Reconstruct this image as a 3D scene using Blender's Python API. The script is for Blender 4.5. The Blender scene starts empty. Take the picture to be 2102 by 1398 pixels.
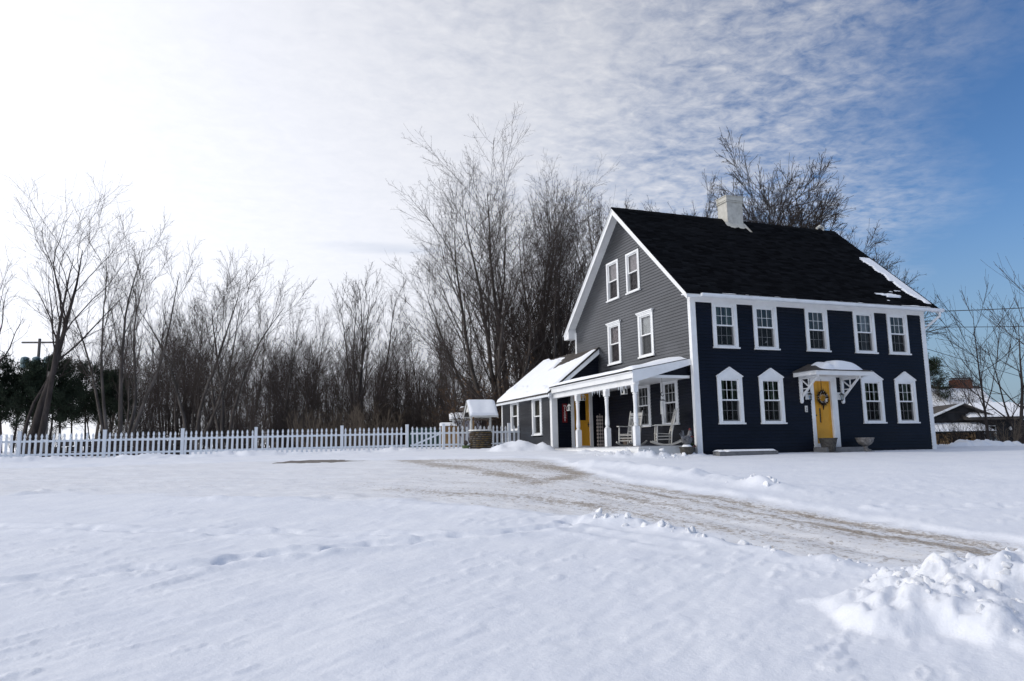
import bpy, math, random
import numpy as np
from mathutils import Matrix, Vector, Euler
R = math.radians
sc = bpy.context.scene
col = sc.collection

# ------------------------------------------------------------------ camera
CAM_Z = 0.192
tilt, roll = 0.14577, 0.0180
cam_d = bpy.data.cameras.new('camera'); cam = bpy.data.objects.new('camera', cam_d); col.objects.link(cam)
cam_d.sensor_width = 36; cam_d.lens = 1548.1 / 2102 * 36; cam_d.clip_end = 3000; cam_d.clip_start = 0.05
fw = Vector((0, math.cos(tilt), math.sin(tilt))); up0 = Vector((0, -math.sin(tilt), math.cos(tilt))); rt0 = Vector((1, 0, 0))
rt = rt0 * math.cos(roll) - up0 * math.sin(roll); up = rt0 * math.sin(roll) + up0 * math.cos(roll)
M = Matrix((rt, up, -fw)).transposed().to_4x4(); M.translation = (0, 0, CAM_Z)
cam.matrix_world = M
sc.camera = cam

# ------------------------------------------------------------------ light and sky
SUN_AZ, SUN_EL = 100.0, 31.0            # degrees left of the view direction, above the horizon
sdir = Vector((-math.sin(R(SUN_AZ)) * math.cos(R(SUN_EL)), math.cos(R(SUN_AZ)) * math.cos(R(SUN_EL)), math.sin(R(SUN_EL))))
sun_d = bpy.data.lights.new('sun', 'SUN'); sun = bpy.data.objects.new('sun', sun_d); col.objects.link(sun)
sun_d.energy = 2.0; sun_d.angle = R(0.6); sun_d.color = (1.0, 0.92, 0.80)
sun.rotation_euler = (-sdir).to_track_quat('-Z', 'Y').to_euler()
SKY = 0.12
world = bpy.data.worlds.new('World'); sc.world = world; world.use_nodes = True
nt = world.node_tree; nt.nodes.clear()


class NT:
    """small helper to write node trees"""
    def __init__(s, tree): s.t = tree
    def n(s, typ, **k):
        nd = s.t.nodes.new(typ)
        for a, b in k.items(): setattr(nd, a, b)
        return nd
    def put(s, sock, v):
        if hasattr(v, 'bl_idname') or isinstance(v, bpy.types.NodeSocket): s.t.links.new(v, sock)
        else: sock.default_value = v
    def m(s, op, a, b=None, c=None, clamp=False):
        nd = s.n('ShaderNodeMath', operation=op); nd.use_clamp = clamp
        s.put(nd.inputs[0], a)
        if b is not None: s.put(nd.inputs[1], b)
        if c is not None: s.put(nd.inputs[2], c)
        return nd.outputs[0]
    def ss(s, x, lo, hi):
        nd = s.n('ShaderNodeMapRange', interpolation_type='SMOOTHSTEP')
        s.put(nd.inputs['Value'], x); s.put(nd.inputs['From Min'], lo); s.put(nd.inputs['From Max'], hi)
        return nd.outputs['Result']
    def xyz(s, x, y, z):
        nd = s.n('ShaderNodeCombineXYZ')
        for i, v in enumerate((x, y, z)): s.put(nd.inputs[i], v)
        return nd.outputs[0]
    def noise(s, vec, scale, detail=3, rough=.5, dist=0, col=False):
        nd = s.n('ShaderNodeTexNoise')
        if vec is not None: s.put(nd.inputs['Vector'], vec)
        nd.inputs['Scale'].default_value = scale; nd.inputs['Detail'].default_value = detail
        nd.inputs['Roughness'].default_value = rough; nd.inputs['Distortion'].default_value = dist
        return nd.outputs['Color' if col else 'Fac']
    def mix(s, f, a, b):
        nd = s.n('ShaderNodeMix', data_type='RGBA'); s.put(nd.inputs[0], f)
        s.put(nd.inputs[6], a); s.put(nd.inputs[7], b); return nd.outputs[2]


w = NT(nt)
tc = w.n('ShaderNodeTexCoord'); sep = w.n('ShaderNodeSeparateXYZ'); nt.links.new(tc.outputs['Generated'], sep.inputs[0])
dx, dy, dz = sep.outputs
sky = w.n('ShaderNodeTexSky', sky_type='NISHITA'); sky.sun_disc = False
sky.sun_elevation = R(SUN_EL); sky.sun_rotation = R(-SUN_AZ) % (2 * math.pi)
sky.air_density = 1.0; sky.dust_density = 0.4; sky.ozone_density = 2.2
zc = w.m('ADD', w.m('MAXIMUM', dz, 0.015), 0.06)
px, py = w.m('DIVIDE', dx, zc), w.m('DIVIDE', dy, zc)
P = w.xyz(px, py, 0)
edge = w.m('SUBTRACT', w.m('ADD', w.m('MULTIPLY', py, 0.235), 0.60), px)          # >0 on the overcast (sun) side
big = w.noise(P, 0.9, 4, .55)
edge2 = w.m('ADD', edge, w.m('MULTIPLY', w.m('SUBTRACT', big, 0.5), 1.5))
cov = w.ss(edge2, -0.75, 1.45)
rip = w.noise(w.xyz(w.m('ADD', w.m('MULTIPLY', px, 4.2), w.m('MULTIPLY', py, 2.2)), w.m('SUBTRACT', w.m('MULTIPLY', py, 6.2), w.m('MULTIPLY', px, 2.6)), 0), 1.9, 5, .62, .5)
fine = w.noise(P, 21.0, 4, .62, .4)
tex = w.m('ADD', w.m('MULTIPLY', w.m('SUBTRACT', rip, .5), 1.15), w.m('MULTIPLY', w.m('SUBTRACT', fine, .5), 1.0))
thick = w.ss(edge2, 0.25, 1.5)                     # solid sheet further in
tex = w.m('MULTIPLY', tex, w.m('SUBTRACT', 1.0, w.m('MULTIPLY', thick, .9)))
streak = w.noise(w.xyz(w.m('MULTIPLY', px, .5), w.m('MULTIPLY', py, 1.5), 3.3), 1.1, 3, .5)
dens = w.m('ADD', w.m('ADD', w.m('MULTIPLY', cov, 1.0), w.m('MULTIPLY', tex, w.ss(cov, 0.0, .5))), -0.06)
dens = w.m('SUBTRACT', dens, w.m('MULTIPLY', w.ss(streak, .60, .78), .35), clamp=True)
dens = w.m('MINIMUM', dens, .97)
dot = w.n('ShaderNodeVectorMath', operation='DOT_PRODUCT'); nt.links.new(tc.outputs['Generated'], dot.inputs[0]); dot.inputs[1].default_value = sdir
dd = w.m('MAXIMUM', w.m('ADD', dot.outputs['Value'], .55), 0)
lum = w.m('ADD', .90, w.m('MULTIPLY', w.m('POWER', dd, 2.0), .72))
lum = w.m('ADD', lum, w.m('MULTIPLY', w.m('SUBTRACT', 1.0, w.ss(dz, .10, .75)), .62))
lum = w.m('DIVIDE', lum, SKY)
ccol = w.n('ShaderNodeVectorMath', operation='SCALE'); ccol.inputs[0].default_value = (.950, .967, 1.035); nt.links.new(lum, ccol.inputs['Scale'])
skysat = w.n('ShaderNodeHueSaturation'); skysat.inputs['Saturation'].default_value = 1.25; skysat.inputs['Hue'].default_value = .508; skysat.inputs['Value'].default_value = 1.7
nt.links.new(sky.outputs[0], skysat.inputs['Color'])
hz = w.m('MULTIPLY', w.m('SUBTRACT', 1.0, w.ss(dz, 0.0, .30)), .85)
skyc = w.mix(hz, skysat.outputs[0], (.36 / SKY, .54 / SKY, .80 / SKY, 1))          # pale haze above the horizon, all round
bgc = w.mix(dens, skyc, ccol.outputs[0])
bg = w.n('ShaderNodeBackground'); bg.inputs['Strength'].default_value = SKY
nt.links.new(bgc, bg.inputs['Color'])
out = w.n('ShaderNodeOutputWorld'); nt.links.new(bg.outputs[0], out.inputs[0])
sc.view_settings.view_transform = 'Standard'; sc.view_settings.look = 'None'
sc.view_settings.exposure = -0.82; sc.view_settings.gamma = 1.0; sc.view_settings.use_curve_mapping = False
try:
    sc.cycles.max_bounces = 8; sc.cycles.transparent_max_bounces = 24
except Exception: pass

# ------------------------------------------------------------------ materials
MATS = {}


def material(name, color, rough=.6, spec=.3, var=.0, vscale=6., bump=0., bscale=40., dirt=None, dirt_amt=0., dscale=2., stretch=None, metal=0.):
    m = bpy.data.materials.new(name); m.use_nodes = True
    t = NT(m.node_tree); b = m.node_tree.nodes['Principled BSDF']
    b.inputs['Roughness'].default_value = rough; b.inputs['Specular IOR Level'].default_value = spec; b.inputs['Metallic'].default_value = metal
    tco = t.n('ShaderNodeTexCoord').outputs['Object']
    if stretch:
        mp = t.n('ShaderNodeMapping'); t.put(mp.inputs['Vector'], tco); mp.inputs['Scale'].default_value = stretch; tco = mp.outputs[0]
    c = (*color, 1)
    if var > 0:
        f = t.noise(tco, vscale, 4, .6)
        lo = tuple(max(0, x * (1 - var)) for x in color) + (1,); hi = tuple(min(1, x * (1 + var)) for x in color) + (1,)
        c = t.mix(t.ss(f, .3, .7), lo, hi)
    if dirt is not None:
        f2 = t.noise(tco, dscale, 5, .65)
        c = t.mix(t.m('MULTIPLY', t.ss(f2, .5, .72), dirt_amt), c, (*dirt, 1))
    t.put(b.inputs['Base Color'], c)
    if bump > 0:
        bn = t.n('ShaderNodeBump'); bn.inputs['Strength'].default_value = bump; bn.inputs['Distance'].default_value = .02
        t.put(bn.inputs['Height'], t.noise(tco, bscale, 4, .6)); t.put(b.inputs['Normal'], bn.outputs[0])
    MATS[name] = m
    return m


white = material('white_paint', (.80, .81, .81), .45, .4, .04, 3, .1, 30, (.60, .59, .56), .35, 1.3)
white_old = material('old_white_paint', (.66, .66, .63), .55, .3, .10, 4, .2, 30, (.34, .31, .26), .6, 2.2)
navy = material('navy_paint', (.0035, .0055, .013), .5, .22, .25, 2.0, .10, 25, (.010, .011, .015), .4, 1.1, (.35, 1, 1))
weathered = material('sunlit_worn_navy_paint', (.026, .028, .033), .30, .5, .30, 1.6, .10, 25, (.075, .075, .08), .55, .8, (.35, 1, 1))  # worn mottling; sunlit grey of gable and wing walls put into the colour
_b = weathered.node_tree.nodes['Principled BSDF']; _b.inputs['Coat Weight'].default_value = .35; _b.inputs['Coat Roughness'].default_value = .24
yellow = material('yellow_paint', (.66, .33, .028), .42, .4, .06, 5, .08, 20)
vinyl = material('white_vinyl', (.76, .79, .82), .4, .4, .04, 3, .05, 20, (.5, .52, .5), .3, 2)
chim = material('chimney_render', (.56, .55, .50), .85, .2, .1, 5, .4, 18, (.26, .24, .19), .7, 1.6)
snowm = material('roof_snow', (.86, .88, .91), .75, .25, .02, 3, .25, 14)
shingle_brown = material('brown_shingle', (.075, .068, .062), .9, .2, .3, 9, .4, 30)
darkmetal = material('dark_metal', (.02, .02, .02), .45, .5, .2, 10)
concrete = material('concrete', (.18, .18, .18), .9, .2, .15, 6, .4, 30, (.14, .13, .12), .4, 3)
stone_planter = material('dark_stone', (.075, .07, .062), .9, .2, .35, 14, .6, 25)
urn_m = material('weathered_urn', (.24, .225, .21), .9, .2, .3, 12, .7, 22, (.07, .065, .06), .7, 9)
bark = material('grey_bark', (.095, .082, .072), .95, .15, .35, 3, .5, 8, (.16, .155, .145), .5, 1.5, (1, 1, .25))
twig = material('twig_bark', (.070, .056, .050), .95, .12, .25, 1.5)
darkbark = material('dark_bark', (.055, .046, .042), .95, .15, .35, 3, .5, 8, None, 0, 1, (1, 1, .25))
paletwig = material('pale_dead_wood', (.16, .13, .10), .95, .12, .25, 1.5)
needle = material('pine_needles', (.030, .042, .026), .9, .15, .4, .8)
tanleaf = material('dry_leaves', (.15, .095, .055), .9, .1, .35, 2)
oldwood = material('weathered_wood', (.17, .14, .115), .9, .15, .3, 6, .4, 20, None, 0, 1, (6, 6, .6))
tanwood = material('tan_wood', (.34, .22, .11), .85, .2, .25, 5, .3, 20, None, 0, 1, (6, 6, .6))
rockw = material('painted_rocker', (.46, .45, .42), .55, .3, .1, 6, .1, 30, (.35, .33, .3), .4, 4)
red = material('red_paint', (.15, .008, .010), .5, .3, .2, 8)
deckm = material('deck_boards', (.24, .24, .25), .7, .2, .15, 4, .2, 20)
slatm = material('neighbour_siding', (.028, .028, .030), .8, .2, .3, 2, .2, 20)
brickm = material('brick', (.22, .085, .05), .9, .2, .4, 14, .4, 30)
lavwall = material('shed_wall', (.46, .46, .52), .8, .2, .1, 3)
tarp = material('green_tarp', (.02, .05, .045), .6, .3, .3, 2)
transf = material('transformer_grey', (.18, .26, .27), .5, .4, .1, 5)
polewood = material('pole_wood', (.20, .18, .16), .9, .15, .25, 3, .3, 10, None, 0, 1, (6, 6, .5))
curt = material('white_curtain', (.62, .61, .63), .9, .1, .08, 6)
curt_pink = material('lace_curtain', (.40, .34, .36), .9, .1, .45, 9, 0, 30, (.16, .13, .15), .6, 14)
curt_green = material('green_curtain', (.20, .25, .19), .9, .1, .3, 3, 0, 30, None, 0, 1, (9, 9, .4))
curt_dark = material('brown_curtain', (.19, .17, .15), .9, .1, .3, 3, 0, 30, None, 0, 1, (9, 9, .4))
room = material('dim_room', (.05, .045, .04), .95, .1)
rooster_m = material('rooster_grey', (.16, .16, .165), .8, .2, .45, 16, .4, 30, (.09, .085, .085), .7, 12)
rooster_b = material('rooster_beige', (.4, .33, .25), .8, .2, .2, 10)
evergreen = material('evergreen_sprig', (.03, .05, .02), .9, .1, .4, 10)
wreathm = material('wreath_sprigs', (.03, .022, .018), .9, .1, .6, 9)
paper = material('pale_tag', (.55, .52, .48), .8, .1)
ice = material('icicle_ice', (.75, .8, .85), .15, .5)
mossy = material('green_glaze', (.09, .12, .05), .6, .3, .3, 8)
logend = material('firewood', (.30, .20, .11), .9, .1, .4, 12)

# thin window glass
glass = bpy.data.materials.new('window_glass'); glass.use_nodes = True
t = NT(glass.node_tree); glass.node_tree.nodes.clear()
fr = t.n('ShaderNodeFresnel'); fr.inputs['IOR'].default_value = 1.75
tr = t.n('ShaderNodeBsdfTransparent'); tr.inputs['Color'].default_value = (.80, .84, .84, 1)
gl = t.n('ShaderNodeBsdfGlossy'); gl.inputs['Roughness'].default_value = .015
bn = t.n('ShaderNodeBump'); bn.inputs['Strength'].default_value = .06; bn.inputs['Distance'].default_value = .05
t.put(bn.inputs['Height'], t.noise(t.n('ShaderNodeTexCoord').outputs['Object'], 3.5, 1)); t.put(gl.inputs['Normal'], bn.outputs[0])
mx = t.n('ShaderNodeMixShader'); t.put(mx.inputs[0], fr.outputs[0]); t.put(mx.inputs[1], tr.outputs[0]); t.put(mx.inputs[2], gl.outputs[0])
t.put(t.n('ShaderNodeOutputMaterial').inputs[0], mx.outputs[0])

# insect screen: fine dark mesh, mostly see-through
screenm = bpy.data.materials.new('insect_screen'); screenm.use_nodes = True
t = NT(screenm.node_tree); screenm.node_tree.nodes.clear()
tr = t.n('ShaderNodeBsdfTransparent'); df = t.n('ShaderNodeBsdfDiffuse'); df.inputs['Color'].default_value = (.018, .018, .02, 1)
mx = t.n('ShaderNodeMixShader'); mx.inputs[0].default_value = .52; t.put(mx.inputs[1], tr.outputs[0]); t.put(mx.inputs[2], df.outputs[0])
t.put(t.n('ShaderNodeOutputMaterial').inputs[0], mx.outputs[0])

# black asphalt shingles, tone stored per tab
shing = bpy.data.materials.new('black_shingle'); shing.use_nodes = True
t = NT(shing.node_tree); b = shing.node_tree.nodes['Principled BSDF']; b.inputs['Roughness'].default_value = .95; b.inputs['Specular IOR Level'].default_value = .05
at = t.n('ShaderNodeAttribute', attribute_name='tone')
gr = t.noise(t.n('ShaderNodeTexCoord').outputs['Object'], 60, 2)
c = t.mix(at.outputs['Fac'], (.0035, .0037, .0045, 1), (.0145, .0155, .018, 1))
t.put(b.inputs['Base Color'], t.mix(t.m('MULTIPLY', t.ss(gr, .45, .8), .5), c, (.018, .0185, .02, 1)))


# plaid (flat print on cloth)
plaid = bpy.data.materials.new('buffalo_check'); plaid.use_nodes = True
t = NT(plaid.node_tree); b = plaid.node_tree.nodes['Principled BSDF']; b.inputs['Roughness'].default_value = .9
sp = t.n('ShaderNodeSeparateXYZ'); t.put(sp.inputs[0], t.n('ShaderNodeTexCoord').outputs['Object'])
def stripe(v): return t.m('GREATER_THAN', t.m('FRACT', t.m('MULTIPLY', v, 1 / .14)), .5)
sx = t.m('GREATER_THAN', t.m('FRACT', t.m('MULTIPLY', t.m('ADD', sp.outputs[0], .5), 1 / .105)), .5)
sxy = t.m('MULTIPLY', t.m('ADD', sx, stripe(sp.outputs[2])), .5)
t.put(b.inputs['Base Color'], t.mix(sxy, (.008, .008, .009, 1), (.72, .62, .56, 1)))
MATS['plaid'] = plaid


# snow ground
def ground_material():
    m = bpy.data.materials.new('snow_ground'); m.use_nodes = True
    t = NT(m.node_tree); b = m.node_tree.nodes['Principled BSDF']
    b.inputs['Specular IOR Level'].default_value = .25
    pos = t.n('ShaderNodeNewGeometry').outputs['Position']
    worn = t.n('ShaderNodeAttribute', attribute_name='worn').outputs['Fac']
    grit = t.n('ShaderNodeAttribute', attribute_name='grit').outputs['Fac']
    fl = t.n('ShaderNodeAttribute', attribute_name='flow').outputs['Vector']
    mp = t.n('ShaderNodeMapping'); t.put(mp.inputs['Vector'], fl); mp.inputs['Scale'].default_value = (.55, 3.2, 1)
    streak = t.noise(mp.outputs[0], 1.3, 5, .65, .4)
    mp2 = t.n('ShaderNodeMapping'); t.put(mp2.inputs['Vector'], fl); mp2.inputs['Scale'].default_value = (2.0, 7, 1)
    fine = t.noise(mp2.outputs[0], 2.5, 6, .75)
    mid = t.noise(pos, 1.1, 4, .6)
    speck = t.noise(pos, 26, 3, .7)
    snow = t.mix(t.ss(mid, .3, .7), (.745, .77, .825, 1), (.80, .82, .86, 1))
    packed = t.mix(t.ss(streak, .35, .68), (.80, .80, .80, 1), (.67, .655, .645, 1))
    c = t.mix(t.m('MULTIPLY', worn, .8), snow, packed)
    # sandy gravel that shows through where tyres have worn the snow
    gm = t.m('MULTIPLY', t.ss(t.m('ADD', t.m('ADD', t.m('MULTIPLY', fine, .8), t.m('MULTIPLY', streak, .45)), t.m('MULTIPLY', grit, .48)), .86, 1.06), worn)
    gm = t.m('MULTIPLY', gm, t.ss(grit, .02, .25))
    gravel = t.mix(t.ss(speck, .35, .65), (.12, .09, .06, 1), (.42, .34, .25, 1))
    c = t.mix(t.m('MULTIPLY', gm, .64), c, gravel)
    sp2 = t.noise(pos, 11, 5, .75); sm = t.m('MULTIPLY', t.ss(t.m('ADD', sp2, t.m('MULTIPLY', t.m('ADD', grit, t.m('MULTIPLY', streak, .3)), .26)), .66, .74), t.m('MULTIPLY', worn, .66))
    c = t.mix(sm, c, gravel)
    wet = t.n('ShaderNodeAttribute', attribute_name='bare').outputs['Fac']
    bm = t.ss(t.m('ADD', wet, t.m('MULTIPLY', t.m('SUBTRACT', fine, .5), .9)), .42, .6)
    c = t.mix(bm, c, t.mix(t.ss(speck, .35, .65), (.13, .115, .10, 1), (.20, .18, .16, 1)))
    t.put(b.inputs['Base Color'], c)
    t.put(b.inputs['Roughness'], t.m('SUBTRACT', .78, t.m('MULTIPLY', worn, .12)))
    h = t.m('ADD', t.m('MULTIPLY', t.noise(pos, 12, 6, .7), .75), t.m('MULTIPLY', t.noise(pos, 55, 3, .6), .12))
    h = t.m('ADD', h, t.m('MULTIPLY', t.m('MULTIPLY', fine, worn), .9))
    bn = t.n('ShaderNodeBump'); bn.inputs['Strength'].default_value = .45; bn.inputs['Distance'].default_value = .03
    t.put(bn.inputs['Height'], h); t.put(b.inputs['Normal'], bn.outputs[0])
    return m


groundm = ground_material()


# ------------------------------------------------------------------ mesh helpers
class MB:
    def __init__(s): s.v = []; s.f = []
    def add(s, vs, fs):
        o = len(s.v); s.v += [tuple(v) for v in vs]; s.f += [tuple(i + o for i in f) for f in fs]; return s
    def box(s, x0, x1, y0, y1, z0, z1):
        return s.add([(x0, y0, z0), (x1, y0, z0), (x1, y1, z0), (x0, y1, z0), (x0, y0, z1), (x1, y0, z1), (x1, y1, z1), (x0, y1, z1)],
                     [(0, 3, 2, 1), (4, 5, 6, 7), (0, 1, 5, 4), (1, 2, 6, 5), (2, 3, 7, 6), (3, 0, 4, 7)])
    def prism(s, poly, d0, d1, axis='y'):
        """polygon in the two other axes, extruded along axis"""
        n = len(poly)
        def mk(p, d):
            return {'y': (p[0], d, p[1]), 'x': (d, p[0], p[1]), 'z': (p[0], p[1], d)}[axis]
        vs = [mk(p, d0) for p in poly] + [mk(p, d1) for p in poly]
        return s.add(vs, [tuple(range(n)), tuple(range(2 * n - 1, n - 1, -1))] + [(i, i + n, (i + 1) % n + n, (i + 1) % n) for i in range(n)])
    def bar(s, a, b, w, h=None, up=(0, 0, 1)):
        """square bar between two points"""
        a, b = Vector(a), Vector(b); h = w if h is None else h
        d = (b - a).normalized(); u = Vector(up)
        if abs(d.dot(u)) > .98: u = Vector((1, 0, 0))
        x = d.cross(u).normalized() * w / 2; y = x.cross(d).normalized() * h / 2
        vs = [a - x - y, a + x - y, a + x + y, a - x + y, b - x - y, b + x - y, b + x + y, b - x + y]
        return s.add(vs, [(0, 3, 2, 1), (4, 5, 6, 7), (0, 1, 5, 4), (1, 2, 6, 5), (2, 3, 7, 6), (3, 0, 4, 7)])
    def tube(s, pts, rad, n=8, cap=True):
        pts = [Vector(p) for p in pts]; rad = rad if hasattr(rad, '__len__') else [rad] * len(pts)
        vs = []
        for i, p in enumerate(pts):
            d = (pts[min(i + 1, len(pts) - 1)] - pts[max(i - 1, 0)]).normalized()
            u = Vector((1, 0, 0)) if abs(d.x) < .9 else Vector((0, 1, 0))
            x = d.cross(u).normalized(); y = d.cross(x)
            vs += [p + (x * math.cos(2 * math.pi * k / n) + y * math.sin(2 * math.pi * k / n)) * rad[i] for k in range(n)]
        fs = [(i * n + k, i * n + (k + 1) % n, (i + 1) * n + (k + 1) % n, (i + 1) * n + k) for i in range(len(pts) - 1) for k in range(n)]
        if cap: fs += [tuple(range(n - 1, -1, -1)), tuple(range((len(pts) - 1) * n, len(pts) * n))]
        return s.add(vs, fs)
    def lathe(s, prof, n=20, c=(0, 0, 0)):
        vs = [(c[0] + r * math.cos(2 * math.pi * k / n), c[1] + r * math.sin(2 * math.pi * k / n), c[2] + z) for r, z in prof for k in range(n)]
        fs = [(i * n + k, i * n + (k + 1) % n, (i + 1) * n + (k + 1) % n, (i + 1) * n + k) for i in range(len(prof) - 1) for k in range(n)]
        fs += [tuple(range(n - 1, -1, -1)), tuple(range((len(prof) - 1) * n, len(prof) * n))]
        return s.add(vs, fs)
    def mesh(s, name):
        me = bpy.data.meshes.new(name); me.from_pydata(s.v, [], s.f); me.update(); return me


def link(name, me, mat=None, parent=None, loc=(0, 0, 0), rz=0., smooth=False):
    if mat is not None and len(me.materials) == 0: me.materials.append(mat)
    o = bpy.data.objects.new(name, me); col.objects.link(o)
    o.location = loc; o.rotation_euler = (0, 0, rz)
    if parent is not None: o.parent = parent
    if smooth: me.shade_smooth()
    return o


def obj(name, mb, mat, parent=None, loc=(0, 0, 0), rz=0., smooth=False):
    return link(name, mb.mesh(name), mat, parent, loc, rz, smooth)


def tag(o, label=None, cat=None, group=None, kind=None):
    if label: o['label'] = label
    if cat: o['category'] = cat
    if group: o['group'] = group
    if kind: o['kind'] = kind
    return o


def thing(name, label, cat, loc=(0, 0, 0), rz=0., group=None):
    o = bpy.data.objects.new(name, None); col.objects.link(o); o.location = loc; o.rotation_euler = (0, 0, rz); o.empty_display_size = .1
    return tag(o, label, cat, group)


def copy_tree(o, parent=None):
    c = o.copy(); col.objects.link(c); c.parent = parent
    for ch in list(o.children): copy_tree(ch, c)
    return c


def mesh_np(name, V, F, mat=None, smooth=False):
    """V (n,3), F (m,4) arrays"""
    me = bpy.data.meshes.new(name); n, m = len(V), len(F)
    me.vertices.add(n); me.vertices.foreach_set('co', np.ascontiguousarray(V, dtype=np.float32).ravel())
    k = F.shape[1]
    me.loops.add(m * k); me.loops.foreach_set('vertex_index', np.ascontiguousarray(F, dtype=np.int32).ravel())
    me.polygons.add(m); me.polygons.foreach_set('loop_start', np.arange(0, m * k, k, dtype=np.int32))
    try: me.polygons.foreach_set('loop_total', np.full(m, k, dtype=np.int32))
    except Exception: pass
    me.update(calc_edges=True)
    if smooth: me.shade_smooth()
    if mat: me.materials.append(mat)
    return me


def attr(me, name, arr, vec=False):
    a = me.attributes.new(name, 'FLOAT_VECTOR' if vec else 'FLOAT', 'POINT')
    a.data.foreach_set('vector' if vec else 'value', np.ascontiguousarray(arr, dtype=np.float32).ravel())


# ------------------------------------------------------------------ numpy noise
_rng = np.random.default_rng(7)
_PERM = _rng.permutation(512).astype(np.int64)
_VAL = _rng.random(512) * 2 - 1


def vnoise(x, y, seed=0):
    xi = np.floor(x).astype(np.int64); yi = np.floor(y).astype(np.int64); fx = x - xi; fy = y - yi
    fx = fx * fx * fx * (fx * (fx * 6 - 15) + 10); fy = fy * fy * fy * (fy * (fy * 6 - 15) + 10)
    def h(a, b): return _VAL[_PERM[(_PERM[(a + seed * 31) & 511] + b) & 511]]
    a = h(xi, yi); b_ = h(xi + 1, yi); c_ = h(xi, yi + 1); d_ = h(xi + 1, yi + 1)
    return a + (b_ - a) * fx + (c_ - a) * fy + (a - b_ - c_ + d_) * fx * fy


def fbm(x, y, o=4, seed=0, g=.5):
    s = 0; a = 1.
    for i in range(o):
        s = s + a * vnoise(x, y, seed + i); x = x * 2.03 + 11.7; y = y * 2.03 - 5.1; a *= g
    return s


def sst(x, a, b):
    q = np.clip((x - a) / (b - a), 0, 1); return q * q * (3 - 2 * q)


# ------------------------------------------------------------------ terrain
_ty = np.linspace(-60, 700, 3801)
_tz = np.interp(_ty, [-60, 0, 6, 12, 18, 25, 33, 45, 60, 120, 700], [-1.3, -1.25, -1.17, -.84, -.42, .05, .33, .55, .8, 1.6, 4])
_k = np.hanning(17); _k /= _k.sum(); _tz = np.convolve(np.pad(_tz, 8, 'edge'), _k, 'valid')


def T(x, y):
    x = np.asarray(x, float); y = np.asarray(y, float)
    return np.interp(y, _ty, _tz) - .012 * np.clip(x, 0, 60) - .025 * np.clip(x - 17, 0, 30) * sst(y, 34, 52)


POLY = np.array([(-40, 16.5), (-10.7, 16.3), (-9.1, 16.8), (-5.9, 15.4), (-2.1, 14.5), (.0, 13.0), (.8, 12.3), (1.8, 11.8), (2.6, 10.8), (2.85, 9.7), (3.4, 8.95), (4.0, 8.25),
                 (4.6, 7.5), (6.5, 5.4), (10, 1.5), (14, 3), (9.0, 6.0), (6.42, 9.8), (5.07, 12.5), (4.13, 14.7), (2.69, 17.4), (1.73, 20.2), (1.2, 22.1), (1.0, 24.4), (-3.3, 24.9),
                 (-7.3, 25.2), (-12, 25.0), (-16.3, 24.5), (-40, 24.0)])


def poly_sd(x, y, poly):
    """signed distance, positive inside"""
    d = np.full(x.shape, 1e9); inside = np.zeros(x.shape, bool); n = len(poly)
    for i in range(n):
        ax, ay = poly[i]; bx, by = poly[(i + 1) % n]
        ex, ey = bx - ax, by - ay
        q = np.clip(((x - ax) * ex + (y - ay) * ey) / (ex * ex + ey * ey), 0, 1)
        d = np.minimum(d, np.hypot(x - ax - q * ex, y - ay - q * ey))
        c = ((ay > y) != (by > y)) & (x < (bx - ax) * (y - ay) / (by - ay + 1e-12) + ax)
        inside ^= c
    return np.where(inside, d, -d)


def line_sd(x, y, pts):
    """distance to a polyline, arc length and signed side"""
    d = np.full(x.shape, 1e9); s = np.zeros(x.shape); side = np.zeros(x.shape); L = 0.
    for (ax, ay), (bx, by) in zip(pts[:-1], pts[1:]):
        ex, ey = bx - ax, by - ay; l = math.hypot(ex, ey)
        q = np.clip(((x - ax) * ex + (y - ay) * ey) / (l * l), 0, 1)
        dd_ = np.hypot(x - ax - q * ex, y - ay - q * ey); m = dd_ < d
        d = np.where(m, dd_, d); s = np.where(m, L + q * l, s); side = np.where(m, np.sign(ex * (y - ay) - ey * (x - ax)), side); L += l
    return d, s, side


FP0 = np.array((-18.5, 28.4)); FD = np.array((.961, .277))          # the picket fence line
PILE = (5.2, 6.65)


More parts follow.
